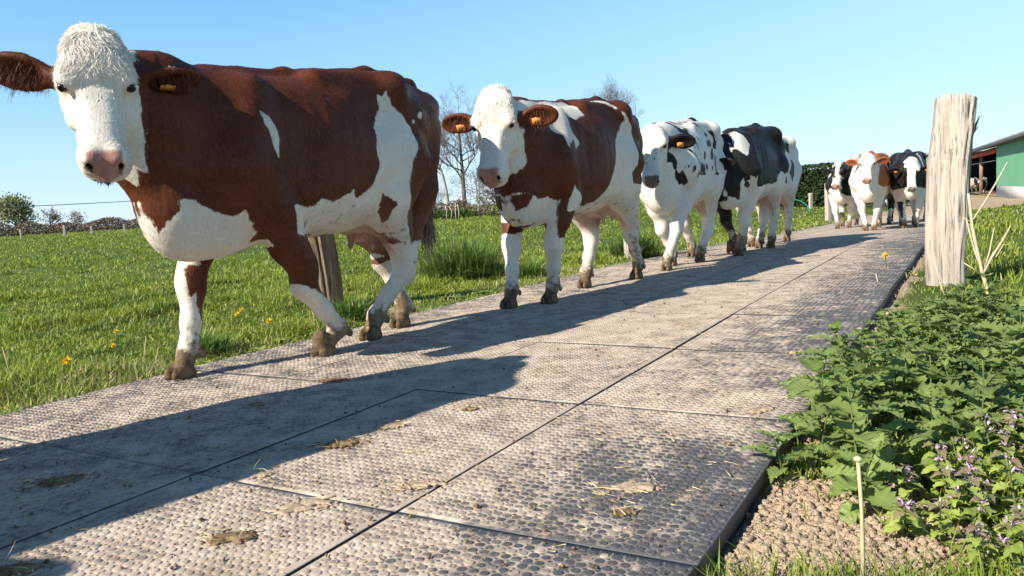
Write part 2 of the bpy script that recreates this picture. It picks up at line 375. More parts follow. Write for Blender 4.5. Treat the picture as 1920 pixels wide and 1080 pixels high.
def vnorm(V, Fq):
    N = np.zeros_like(V); fn = np.cross(V[Fq[:, 2]] - V[Fq[:, 0]], V[Fq[:, 3]] - V[Fq[:, 1]])
    for q in range(4):
        for ax in range(3): N[:, ax] += np.bincount(Fq[:, q], fn[:, ax], len(V))
    return N / (np.linalg.norm(N, axis=1)[:, None] + 1e-12)
def cow(label, O, az, coat, feet, poll, yaw, pitch, tone, vox=0.012, sc=1.0, group=None, name='cow',
        ears=None, tags=(), hair=0, tuft=0, udder=1.0, hsc=.9, slim=1.0, coathair=0, detail=True, muz=(1, 0), legs=None, roll=0.0, mudz=0.13, hr=None, tail=True):
    hd = np.array([math.sin(R(az)), math.cos(R(az))])
    root = empty(name, (O[0], O[1], float(mat_z(O[0], O[1]))), R(90 - az), sc)
    tag(root, label, 'cow', group)
    lfv = np.array([-hd[1], hd[0]])
    F = Field((-1.25, -0.62, -0.02), (1.75, 0.75, 1.72), vox)
    # trunk
    F.loft([-.89, -.83, -.71, -.55, -.35, -.1, .15, .4, .6, .76, .88],
           [1.28, 1.40, 1.465, 1.475, 1.455, 1.43, 1.40, 1.375, 1.36, 1.27, 1.10],
           [1.02, .90, .80, .74, .68, .63, .615, .61, .62, .66, .76],
           slim * np.array([.10, .17, .235, .275, .325, .36, .35, .305, .262, .215, .11]), 0.05, 2.25, 0.13)
    F.cone((-.82, 0, 1.435), (-.45, 0, 1.47), .045, .04, .06); F.cone((-.45, 0, 1.47), (.15, 0, 1.405), .035, .03, .06); F.cone((.15, 0, 1.405), (.62, 0, 1.355), .03, .045, .06)
    for y in (1, -1):
        F.ell((-.42, .225 * y, 1.345), (.10, .065, .045), .15)                       # hook bone
        F.cone((-.42, .18 * y, 1.385), (.05, .12 * y, 1.385), .05, .04, .10)         # loin edge
        F.ell((-.84, .12 * y, 1.30), (.06, .055, .07), .09)                          # pin bone
        F.cone((-.40, .24 * y, 1.34), (-.86, .12 * y, 1.30), .08, .06, .08)
        F.ell((-.21, .368 * y, 1.24), (.15, .085, .12), .10, None, True)               # hollow flank
        F.ell((-.62, .30 * y, 1.33), (.14, .05, .07), .10, None, True)
        F.cone((.50, .14 * y, 1.28), (.62, .215 * y, .95), .075, .125, .07); F.ell((.33, .345 * y, 1.17), (.055, .05, .20), .07, None, True)          # shoulder blade
        F.ell((.66, .19 * y, .93), (.13, .11, .14), .08)
        F.cone((-.52, .16 * y, 1.18), (-.34, .215 * y, .80), .17, .13, .08)          # thigh
        F.cone((-.76, .12 * y, 1.15), (-.66, .15 * y, .78), .13, .10, .08)
        F.cone((-.34, .20 * y, .80), (-.15, .27 * y, .78), .07, .03, .09)            # stifle fold
    F.ell((.80, 0, .76), (.19, .14, .21), .10); F.ell((.66, 0, .66), (.22, .13, .11), .10)   # brisket
    F.ell((.1, 0, .80), (.55, .30 * slim, .185), .10)
    # neck and head
    cy, sy, cp, sp = math.cos(R(yaw)), math.sin(R(yaw)), math.cos(R(pitch)), math.sin(R(pitch))
    A = np.array([cp * cy, cp * sy, -sp]); B = np.array([-sy, cy, 0.0]); C = np.cross(A, B)
    if roll: cr, sr = math.cos(R(roll)), math.sin(R(roll)); B, C = B * cr + C * sr, C * cr - B * sr
    M = np.stack([A, B, C]); pl = np.array(poll, float); hp = lambda a, b, c: pl + np.array([a, b, c]) @ M * hsc; HE = lambda c, r, k=.04, M=None, cut=False: F.ell(c, np.array(r) * hsc, k, M, cut)
    k = .10
    n0 = hp(.04, 0, -.07); mid = np.array([.60, 0, 1.19]) * .5 + n0 * .5 + np.array([.0, -.0, .015])
    F.chain([(.45, 0, 1.22), (.62, 0, 1.195), mid, n0], [.13, .15, .125, .095], k)
    j0 = hp(.13, 0, -.13); m2 = np.array([.66, 0, 1.0]) * .5 + j0 * .5
    F.chain([(.55, 0, 1.02), (.68, 0, 1.0), m2, j0], [.22, .23, .17, .115], k)
    j1 = hp(.20, 0, -.17); m3 = np.array([.80, 0, .80]) * .5 + j1 * .5 + np.array([0, 0, -.02])
    F.chain([(.80, 0, .80), m3, j1], [.15, .10, .075], k)
    hs = [-.03, .02, .08, .15, .22, .30, .38, .46, .53, .58, .605]
    F.loft(np.array(hs) * hsc, hsc * np.array([.00, .05, .075, .078, .068, .055, .048, .046, .046, .025, -.01]),
           hsc * np.array([-.08, -.13, -.17, -.195, -.20, -.19, -.165, -.14, -.125, -.115, -.09]),
           hsc * np.array([.06, .113, .139, .145, .138, .112, .092, .083, .083, .076, .05]), .03, 2.5, -.16, (pl, M))
    for y in (1, -1):
        HE(hp(.225, .118 * y, .030), (.05, .032, .032), .035, M)                  # eye ridge
        HE(hp(.175, .105 * y, .05), (.05, .045, .035), .04, M); HE(hp(.213, .130 * y, .053), (.026, .024, .010), .012, M)
        HE(hp(.24, .112 * y, -.10), (.09, .03, .07), .05, M)                       # cheek
        F.cone(hp(.28, .105 * y, -.02), hp(.42, .085 * y, -.03), .02, .015, .04)
        HE(hp(.555, .052 * y, .008), (.045, .036, .038), .04, M)                     # nostril wing
        HE(hp(.594, .060 * y, .002), (.026, .009, .024), .012, M, True)
        HE(hp(.51, .062 * y, -.075), (.06, .042, .042), .05, M)                   # lip
        HE(hp(.33, .13 * y, .01), (.09, .03, .05), .06, M, True)
    HE(hp(.545, 0, -.105), (.055, .075, .04), .035, M)                            # chin
    HE(hp(.62, 0, -.072), (.06, .09, .006), .015, M, True)                        # mouth
    if tuft: HE(hp(.0, 0, .04), (.075, .10, .06), .05, M); HE(hp(.08, .0, .07), (.12, .118, .045), .05, M)
    ears = ears or [(1, .2, -.35, .0), (-1, .2, -.35, .0)]
    EM = []
    for side, up, back, tw in ears:
        e = side * B * 1.0 + C * back + (-A) * up; e /= np.linalg.norm(e)
        base = hp(.125, .135 * side, -.05)
        nn = A * math.cos(tw) * 0.75 + C * (math.sin(tw) + .65); nn -= e * (nn @ e); nn /= np.linalg.norm(nn)
        tt = np.cross(nn, e); ME = np.stack([e, tt, nn]); c = base + e * .15
        F.cone(base - e * .02, base + e * .07, .045, .036, .03)
        F.ell(c, (.125, .074, .030), .02, ME)
        F.ell(c + nn * .028 + e * .004, (.100, .054, .028), .012, ME, True)
        EM.append((c, ME, base, e, nn, tt, side))
    # udder and tail
    if udder:
        F.ell((-.42, 0, .70), (.235 * udder, .16, .15 * udder), .06)
        for x in (-.50, -.33):
            for y in (.075, -.075): F.cone((x, y, .60), (x + .01, y * 1.1, .515 + .02 * (x < -.4)), .026, .014, .025)
    tl = [(-.83, 0, 1.43), (-.915, 0, 1.36), (-.945, 0, 1.15), (-.935, .0, .90), (-.925, .01, .70)]
    if tail: F.chain(tl, [.055, .045, .03, .022, .016], .03)
    # legs
    hooves = []; knees = {}
    for nm, ft in feet.items():
        fore = nm[1] == 'F'; y = 1 if nm[0] == 'L' else -1
        fx, fy, fz = ft[:3]; hp_ = R(ft[3]) if len(ft) > 3 else 0.0
        fet = np.array([fx - .045, fz + .125]) if hp_ == 0 else np.array([fx - .045 - .09 * math.sin(hp_), fz + .12])
        cor = np.array([fx - .008, fz + .055])
        if fore:
            el = np.array([.50 + .10 * (fx - .5), .74]); kn = ik(el, fet, .335, .30, 1) if nm not in (legs or {}) else np.array(legs[nm])
            ys = np.interp([el[1], kn[1], fet[1]], [0.1, .74], [fy, .19 * y])
            P = [(el[0], ys[0], el[1]), (el[0] * .5 + kn[0] * .5 + .012, ys[0] * .5 + ys[1] * .5, el[1] * .5 + kn[1] * .5), (kn[0], ys[1], kn[1] + .03), (kn[0] + .006, ys[1], kn[1] - .035),
                 (kn[0] * .45 + fet[0] * .55, ys[1] * .4 + ys[2] * .6, kn[1] * .4 + fet[1] * .6), (fet[0], ys[2], fet[1]), (cor[0], fy, cor[1])]
            F.chain([(.62, .2 * y, .95)] + P, [.125, .108, .078, .061, .058, .041, .045, .043], .035)
            F.cone(P[0], (P[2][0] - .02, P[2][1], P[2][2] + .06), .085, .045, .05)
            F.ell((kn[0] + .022, ys[1], kn[1]), (.045, .05, .055), .03)
        else:
            st = np.array([-.33 + .10 * (fx + .5), .74]); hk = ik(st, fet, .40, .345, -1) if nm not in (legs or {}) else np.array(legs[nm])
            ys = np.interp([st[1], hk[1], fet[1]], [0.1, .74], [fy, .19 * y])
            P = [(st[0], ys[0], st[1]), (st[0] * .5 + hk[0] * .5 - .02, ys[0] * .5 + ys[1] * .5, st[1] * .5 + hk[1] * .5 + .01), (hk[0], ys[1], hk[1] + .01), (hk[0] + .008, ys[1], hk[1] - .06),
                 (hk[0] * .45 + fet[0] * .55, ys[1] * .4 + ys[2] * .6, hk[1] * .4 + fet[1] * .6), (fet[0], ys[2], fet[1]), (cor[0], fy, cor[1])]
            F.chain([(-.46, .2 * y, .98)] + P, [.18, .135, .088, .058, .053, .041, .045, .043], .04)
            F.chain([(-.70, .15 * y, .82), (hk[0] * .7 + (-.66) * .3 - .045, ys[1], hk[1] + .13), (hk[0] - .055, ys[1], hk[1] + .035), (hk[0] - .025, ys[1], hk[1] - .08)], [.10, .045, .034, .03], .05)
        for q in (.028, -.028): F.ell((fet[0] - .055, ys[2] + q, fet[1] - .035), (.018, .016, .022), .02)
        hooves.append((np.array([fx, fy, fz]), hp_)); knees[nm] = (P, fet)
    V, Fq = F.mesh()
    vol = np.einsum('ij,ij->i', V[Fq[:, 0]], np.cross(V[Fq[:, 1]], V[Fq[:, 2]])).sum()
    if vol < 0: Fq = Fq[:, ::-1]
    H = (V - pl) @ M.T / hsc
    nzv = fbm(V[:, 0] * 9 + V[:, 1] * 7, V[:, 2] * 9, 5, 3) - 0.45
    # ears, measured in their own frames: how far inside an ear a point lies
    earness = np.full(len(V), -1.0)
    for c, ME, base, e, nn, tt, side in EM:
        q = (V - c) @ ME.T; al = (V - base) @ e
        earness = np.maximum(earness, np.minimum(1 - np.linalg.norm(q / np.array([.16, .085, .06]), axis=1), 1) * .1)
        earness = np.where((al > .015) & (np.linalg.norm(q[:, 1:], axis=1) < .075) & (al < .15), np.maximum(earness, np.minimum(al - .015, .05)), earness)
    T = tone(V, H, earness)
    mud = np.zeros(len(V))
    for (ft, _), kk in zip(hooves, knees.values()):
        fet = kk[1]; dd = np.hypot(V[:, 0] - ft[0], V[:, 1] - ft[1])
        mud = np.maximum(mud, sstep(.30, .0, dd) * 0 + (.30 * sstep(.46, .16, V[:, 2] - ft[2] * .6) + .70 * sstep(mudz + .13, .04, V[:, 2] - ft[2] * .6)) * (dd < .45) * 0.86)
    mud = np.maximum(mud, 0.26 * sstep(.80, .66, V[:, 2]) * (V[:, 0] < .35) * (V[:, 2] > .5) + 0)
    mud = np.maximum(mud, 0.38 * sstep(-.35, -.75, V[:, 0]) * sstep(.95, .5, V[:, 2]))
    pad = sstep(.535, .553, H[:, 0] + .06 * H[:, 2]) * sstep(.014, .0, np.abs(H[:, 1]) - (.062 + .45 * np.minimum(H[:, 2], 0))) * sstep(-.088, -.07, H[:, 2]) * (H[:, 0] < .75)
    onh = (np.abs(H[:, 1]) < .2) & (H[:, 0] > -.1) & (H[:, 0] < .7) & (np.abs(H[:, 2]) < .25)
    pink = pad * onh * muz[0]
    ud = sstep(-.12, -.22, V[:, 0]) * sstep(-.72, -.64, V[:, 0]) * sstep(.79, .70, V[:, 2]) * sstep(.44, .5, V[:, 2]) * (np.abs(V[:, 1]) < .17)
    pink = np.maximum(pink, ud * .72 * (udder > 0))
    dk = pad * onh * muz[1]
    for y in (1, -1):
        dk = np.maximum(dk, sstep(1.25, .8, np.linalg.norm((H - np.array([.593, .060 * y, .001])) / np.array([.028, .010, .023]), axis=1)))
        dk = np.maximum(dk, 0.7 * sstep(1.2, .9, np.linalg.norm((H - np.array([.228, .135 * y, .044])) / np.array([.029, .026, .019]), axis=1)))
    dk = np.maximum(dk, .75 * onh * sstep(.047, .053, np.abs(H[:, 1])) * sstep(.068, .060, np.abs(H[:, 1])) * sstep(-.085, -.06, H[:, 2]) * sstep(.012, -.02, H[:, 2]) * sstep(.545, .56, H[:, 0]) * (.35 + .9 * vnoise(H[:, 1] * 130, H[:, 2] * 130, 9)).clip(0, 1))
    for c, ME, base, e, nn, tt, side in EM:
        q = (V - c) @ ME.T; dk = np.maximum(dk, (.45 if coat is not BLACK else .75) * sstep(1.0, .75, np.linalg.norm((q - np.array([0, 0, .012])) / np.array([.095, .043, .03]), axis=1)))
    if detail and vox < .02:
        N0 = vnorm(V, Fq); x_, z_ = V[:, 0], V[:, 2]
        rib = np.sin((x_ + .18 * (z_ - 1)) * 2 * math.pi / .088) * sstep(-.14, -.02, x_) * sstep(.44, .30, x_) * sstep(.78, .95, z_) * sstep(1.32, 1.15, z_)
        lump = (fbm(x_ * 7 + V[:, 1] * 5, z_ * 7 + V[:, 1] * 3, 13, 3) - .44) * .016 * sstep(.35, .7, z_)
        fold = np.sin((x_ * .9 + z_ * .35) * 62) * .0022 * sstep(.62, .74, x_) * sstep(1.0, .92, x_) * sstep(1.25, 1.0, z_) * sstep(.6, .75, z_) * (H[:, 0] < -.05)
        V = V + N0 * (.0016 * rib + lump * (np.abs(H).max(1) > .25) + fold)[:, None]
    me = np_mesh('body', V, Fq, {'tone': T, 'mud': mud, 'pink': pink, 'dark': dk})
    body = link('body', me, coat, root)
    # parts
    for y in (1, -1):
        bm = bmesh.new(); bmesh.ops.create_uvsphere(bm, u_segments=16, v_segments=10, radius=.019)
        e = D.meshes.new('eye'); bm.to_mesh(e); bm.free(); o = link('eye', e, EYE, root); o.location = hp(.228, .129 * y, .042)
    for (ft, pt) in hooves:
        G = Field((-.16, -.13, -.01), (.17, .13, .16), max(.006, vox * .6))
        for y in (1, -1):
            G.ell((.014, .031 * y, .016), (.070, .0285, .056), .005)
        G.cone((-.012, 0, .072), (-.03, 0, .098), .046, .045, .02)
        sl = tuple(slice(0, n) for n in G.S.shape); zz = G.ax[2][None, None, :]
        G.S = np.maximum(G.S, -zz + 0 * G.S)
        hv, hf = G.mesh()
        if np.einsum('ij,ij->i', hv[hf[:, 0]], np.cross(hv[hf[:, 1]], hv[hf[:, 2]])).sum() < 0: hf = hf[:, ::-1]
        o = link('hoof', np_mesh('hoof', hv, hf), HOOF, root); o.location = ft + np.array([0, 0, .001]); o.rotation_euler = (0, pt, 0); o.scale = (.90, .90, .92)
    hmat = hr or WHAIR
    if tail and detail:
        n = 260 if vox < .02 else 60
        P = np.array(tl[-1]) + np.c_[rng.normal(0, .012, n), rng.normal(0, .012, n), rng.uniform(-.04, .14, n)]
        strands('tail_switch', P, np.c_[rng.normal(0, .10, n), rng.normal(0, .10, n), -np.ones(n)], rng.uniform(.16, .34, n), .008 if vox < .02 else .02, DHAIR, root, .05)
    earmat = BHAIR if coat is not BLACK else KHAIR
    if hair:
        for c, ME, base, e, nn, tt, side in EM:
            n = hair; u = rng.uniform(-.11, .10, n); v = rng.uniform(-.055, .055, n)
            P = c + u[:, None] * e + v[:, None] * tt + nn * .004
            dn = np.array([0, 0, -1.0])
            strands('ear_hair', P, dn * .8 + e * .35 + nn * .35 + rng.normal(0, .16, (n, 3)), rng.uniform(.03, .075, n) * (1 - .4 * np.abs(u) / .1), .0022, earmat, body, .04, .2, 4)
    if coathair:
        N = vnorm(V, Fq); n = coathair; pr = (N @ (np.array([0, 0, 0.0]) + np.array([.75, .66, 0])) > -.35) & (V[:, 2] > .22) & (dk < .3) & (pad * onh < .3) & (mud < .75)
        ix = rng.choice(np.flatnonzero(pr), n); P = V[ix] + rng.normal(0, vox * .35, (n, 3)); P -= N[ix] * np.einsum('ij,ij->i', P - V[ix], N[ix])[:, None] + N[ix] * .002
        leg = sstep(.72, .55, V[ix, 2])[:, None]; hd_ = ((np.abs(H[ix, 1]) < .2) & (H[ix, 0] > -.02) & (H[ix, 0] < .7) & (np.abs(H[ix, 2]) < .2))[:, None]
        w1 = np.stack([np.sin(V[ix, 2] * 9 + V[ix, 0] * 4), 0 * ix, np.cos(V[ix, 0] * 8)], -1) * .35
        dr = np.where(hd_, -A * .7 + np.sign(H[ix, 1])[:, None] * B * .5, np.array([-.75, 0, -.55]) * (1 - leg) + np.array([0, 0, -1.0]) * leg + w1) + rng.normal(0, .16, (n, 3))
        dr -= N[ix] * np.einsum('ij,ij->i', dr, N[ix])[:, None]; dr /= np.linalg.norm(dr, axis=1)[:, None] + 1e-9
        o = strands('coat_hair', P, dr + N[ix] * rng.uniform(.05, .17, n)[:, None], rng.uniform(.013, .026, n), .0018, coat, body, .03, 0, 3)
        for k_, v_ in (('tone', T), ('mud', mud), ('pink', pink), ('dark', dk)):
            at = o.data.attributes.new(k_, 'FLOAT', 'POINT'); at.data.foreach_set('value', np.repeat(v_[ix], 6).astype(np.float32))
    if tuft > 1:
        n = tuft; N = vnorm(V, Fq)
        up = N @ C; pr = ((H[:, 0] > -.075) & (H[:, 0] < .30) & (np.abs(H[:, 1]) < .155 - .35 * np.maximum(H[:, 0] - .14, 0)) & ((up > .1) | (H[:, 0] < .02)) & (H[:, 2] > -.06) & (earness < .0)) * (1.05 - .9 * sstep(.10, .30, H[:, 0])) * (1 - .6 * sstep(.10, .15, np.abs(H[:, 1])))
        ix = rng.choice(len(V), n, p=pr / pr.sum()); P = V[ix] + rng.normal(0, vox * .3, (n, 3)) - N[ix] * .003; h = H[ix]
        sw = np.stack([np.where(h[:, 0] < -.01, -.6, 1.0) + .25 * np.sin(h[:, 1] * 38 + h[:, 0] * 14), h[:, 1] * 6 + .75 * np.sin(h[:, 0] * 34 + h[:, 1] * 19), 0 * h[:, 0]], -1)
        dr = (sw + rng.normal(0, .10, (n, 3))) @ M; dr -= N[ix] * np.einsum('ij,ij->i', dr, N[ix])[:, None]; dr /= np.linalg.norm(dr, axis=1)[:, None]
        strands('forelock', P, dr + N[ix] * rng.uniform(.02, .15, n)[:, None], rng.uniform(.020, .046, n) * (1 - .6 * sstep(.08, .26, h[:, 0])), .0030, hmat, body, .05, .0, 7)
        for y in (1, -1):
            q = 26; P = pl + np.c_[.212 + rng.normal(0, .012, q), y * (.142 + rng.normal(0, .003, q)), .056 + rng.normal(0, .003, q)] @ M * hsc
            strands('eyelashes', P, (np.array([.35, .9 * y, .25]) + rng.normal(0, .22, (q, 3))) @ M, rng.uniform(.012, .026, q), .0016, hmat, body, .03, .1, 4)
        if tuft > 2000:
            q = 110; b = rng.normal(0, .022, q).clip(-.042, .042); P = pl + np.c_[.585 + rng.normal(0, .006, q), b, -.098 + rng.normal(0, .01, q)] @ M * hsc
            strands('chin_dirt', P, np.c_[rng.normal(0, .25, q), rng.normal(0, .25, q), -np.ones(q)], rng.uniform(.008, .034, q), .007, MUDHAIR, body, .05, .0, 4)
    for i, (side, txt) in enumerate(tags):
        c, ME, base, e, nn, tt, sd = [q for q in EM if q[6] == side][0]
        pos = c - e * .02 + nn * .012 + np.array([0, 0, -.028]); fwd = nn * .9 - np.array([0, 0, .15]); fwd /= np.linalg.norm(fwd)
        xx = np.cross(np.array([0, 0, 1.0]), fwd); xx /= np.linalg.norm(xx); up = np.cross(fwd, xx)
        mb = MB(); mb.box((0, 0, 0), (.058, .004, .046)); mb.box((0, .003, .018), (.018, .005, .014))
        o = mb.build('ear_tag', TAGM, body); o.matrix_local = Matrix([[xx[q], -fwd[q], up[q], pos[q]] for q in range(3)] + [[0, 0, 0, 1]])
        if txt:
            cu = D.curves.new('tag_number', 'FONT'); cu.body = txt; cu.size = .034; cu.align_x = 'CENTER'; cu.align_y = 'CENTER'; cu.extrude = .0006
            tmp = D.objects.new('tmp', cu); COL.objects.link(tmp); dg = bpy.context.evaluated_depsgraph_get(); dg.update()
            tm = D.meshes.new_from_object(tmp.evaluated_get(dg)); D.objects.remove(tmp)
            to = link('tag_number', tm, TAGI, None, False); to.parent = o; to.rotation_euler = (R(90), 0, 0); to.location = (0, -.0032, -.006)
    return root
P1={
 'strip':(0,[(.547,1.175),(.5,1.162),(.476,1.108),(.471,1.051),(.496,.976),(.52,1.024),(.527,1.088),(.547,1.127)]),
 'brisket':(0,[(1.004,.802),(.997,.749),(.983,.722),(.961,.67),(.944,.714),(.912,.757),(.907,.81),(.878,.804),(.834,.773),(.769,.74),(.686,.718),(.644,.743),(.612,.707),(.546,.632),(.557,.559),(.74,.505),(.73,.482),(1.129,.628)]),
 'belly':(0,[(.439,.757),(.321,.744),(.274,.786),(.202,.761),(.112,.801),(.077,.824),(.061,.772),(-.004,.799),(-.059,.838),(-.111,.944),(-.101,1.022),(-.149,1.134),(-.22,1.212),(-.252,1.237),(-.257,1.317),(-.279,1.302),(-.299,1.334),(-.342,1.256),(-.381,1.214),(-.421,1.145),(-.429,1.045),(-.38,.97),(-.348,.848),(-.367,.684),(-.461,.533),(-.47,.322),(-.292,.045),(-.053,.029),(-.12,.247),(-.594,.436),(-.303,.576),(-.37,.582),(.395,.619)]),
 'thigh':(1,[(-.137,.794),(-.251,.755),(-.262,.729),(-.235,.698),(-.228,.668),(-.222,.641),(-.132,.737)]),
 'dot1':(1,[(-.282,.588),(-.296,.584),(-.327,.554),(-.325,.557)]),
 'dot2':(1,[(-.575,.508),(-.357,.523),(-.595,.484),(-.576,.486)]),
 'lf':(0,[(.515,.445),(.449,.415),(.382,.448),(.388,.494),(.31,.306),(.068,.024),(.264,-.046),(.439,.222)]),
 'rfd':(2,[(.721,.498),(.71,.504),(.613,.519),(.634,.346),(.663,.249),(.677,.251),(.682,.302),(.697,.329),(.691,.391),(.717,.369),(.726,.395),(.73,.445)]),
 's1':(0,[(-.499,1.233),(-.526,1.229),(-.512,1.198),(-.493,1.209)]),
 's2':(0,[(-.45,1.19),(-.464,1.185),(-.456,1.17),(-.446,1.175)]),
 'wither':(0,[(.988,1.343),(.927,1.355),(.852,1.352),(.878,1.339),(.976,1.326)]),
}
P2={
 'neck':(0,[(1.093,1.377),(.824,1.437),(.973,1.399),(.947,1.37),(.182,1.421),(.142,1.393),(.172,1.314),(.33,1.272),(.479,1.317),(.5,1.204),(.4,1.098),(.492,1.048),(.52,1.124),(.627,1.066),(.629,1.145),(.703,1.177),(.709,1.216),(.607,1.296),(.97,1.323)]),
 'hip':(0,[(-.304,1.362),(-.343,1.295),(-.296,1.225),(-.072,1.092),(-.017,.939),(.05,.824),(.121,.744),(.21,.683),(.325,.66),(.489,.69),(.522,.753),(.579,.808),(.597,.756),(.611,.635),(-.301,.58),(.045,.609),(-.335,.6),(-.322,.631),(-.633,.402),(-.558,.032),(-.873,-.004),(-.852,.501),(-.7,.731),(-.328,.759),(-.318,.89),(-.381,.942),(-.423,1.12),(-.413,1.245),(-.338,1.345)]),
 'top':(0,[(-.02,1.427),(-.188,1.458),(-.256,1.415),(-.297,1.38),(-.265,1.38),(-.186,1.421)]),
 'chest':(0,[(.931,.771),(.988,.776),(.991,.722),(.956,.658),(.915,.683),(.895,.755),(.837,.726),(.768,.738),(.639,.705),(.659,.593),(.72,.583),(1.078,.511),(.927,.598),(.877,.567),(.913,.6),(1.436,.664)]),
 'lfl':(0,[(.773,.72),(.639,.714),(.662,.562),(.658,.422),(.672,.016),(.983,.059),(.895,.44),(.741,.614)]),
}
P3={
 'n1':(1,[(1.006,1.129),(.912,1.073),(.87,1.016),(.869,.944),(.904,.953),(.917,1.003),(.945,1.011),(.969,.997),(1.025,1.08)]),
 'n2':(1,[(.966,.983),(.929,.982),(.921,.946),(.941,.919),(.963,.941)]),
 'n3':(1,[(.882,.945),(.838,.907),(.819,.935),(.787,.876),(.728,.81),(.753,.79),(.713,.747),(.791,.806),(.829,.8),(.857,.844),(.878,.888)]),
 'e1':(1,[(.801,.955),(.802,.94),(.805,.934),(.808,.94),(.809,.955),(.807,.971),(.803,.977),(.801,.97)]),
 'e2':(1,[(.772,.96),(.775,.95),(.78,.946),(.784,.951),(.784,.961),(.781,.971),(.776,.975),(.773,.971)]),
 'e3':(1,[(.714,.951),(.718,.933),(.726,.926),(.734,.933),(.736,.951),(.73,.969),(.719,.976),(.713,.969)]),
 'e4':(1,[(.65,.867),(.645,.858),(.649,.854),(.662,.858),(.674,.867),(.678,.876),(.673,.88),(.661,.876)]),
 'e5':(1,[(.163,1.076),(.189,1.042),(.208,1.029),(.22,1.042),(.214,1.075),(.192,1.109),(.168,1.123),(.15,1.109)]),
 'e6':(1,[(-.173,1.1),(-.072,1.051),(-.03,1.032),(.014,1.05),(-.005,1.095),(-.113,1.145),(-.24,1.169),(-.255,1.15)]),
 'e7':(1,[(-.036,.96),(-.029,.944),(-.016,.937),(.002,.943),(.017,.96),(.006,.977),(-.022,.984),(-.035,.977)]),
 'e8':(1,[(-.24,1.037),(-.189,.99),(-.132,.97),(-.115,.988),(-.132,1.034),(-.233,1.083),(-.28,1.104),(-.276,1.084)]),
 'p1':(1,[(-.107,1.324),(-.212,1.308),(-.162,1.277),(-.083,1.286)]),
 'p2':(1,[(-.214,1.357),(-.29,1.341),(-.334,1.285),(-.37,1.229),(-.341,1.154),(-.289,1.171),(-.335,1.237),(-.304,1.286),(-.236,1.325)]),
 'p3':(1,[(-.029,1.234),(-.25,1.252),(-.246,1.186),(-.07,1.17),(.017,1.183)]),
 'p4':(1,[(.071,1.434),(.07,1.423),(-.044,1.366),(-.042,1.35),(.045,1.386),(.101,1.406)]),
 'p5':(1,[(.022,1.455),(.062,1.437),(.108,1.414),(.118,1.42)]),
 'p6':(1,[(1.35,1.41),(1.289,1.411),(1.23,1.389),(1.304,1.39)]),
}
P4={
 'a':(0,[(.824,1.258),(.884,1.166),(.834,1.196),(.781,1.285),(.732,1.344),(.68,1.367),(.633,1.316),(.633,1.209),(.787,1.088),(.826,1.133),(.824,1.168),(.854,1.171),(.886,1.139)]),
 'b':(0,[(.862,.801),(.838,.866),(.774,.878),(.687,.834),(.704,.874),(.595,.758),(.332,.772),(.178,.786),(.064,.776),(-.103,.8),(-.29,.926),(-.359,.887),(-.434,.905),(-1.252,.696),(-.945,.227),(-.752,-.016),(-.276,.023),(-.574,.441),(-.26,.636),(.537,.588),(.795,.602),(.857,.719)]),
 'c':(1,[(.708,.785),(.681,.759),(.713,.75),(.781,.762),(.81,.788),(.804,.814),(.783,.823),(.75,.811)]),
 'd':(1,[(.857,.884),(.8,.912),(.755,.845),(.799,.808)]),
 'e':(0,[(.994,.813),(.985,.745),(.937,.612),(.828,.541),(1.591,.376),(1.664,.18),(1.814,.207),(.429,.501),(.979,.681)]),
 'f':(0,[(-1.087,1.272),(-1.216,1.256),(-1.341,1.159),(-1.19,1.166)]),
}
P5={
 'a':(1,[(-.267,1.143),(-.313,1.078),(-.26,.907),(-.185,.823),(.002,.948)]),
 'b':(1,[(.213,.908),(.13,.897),(.112,.805),(.198,.817)]),
 'c':(1,[(-.203,1.378),(-.276,1.336),(-.308,1.208),(-.132,1.226)]),
}
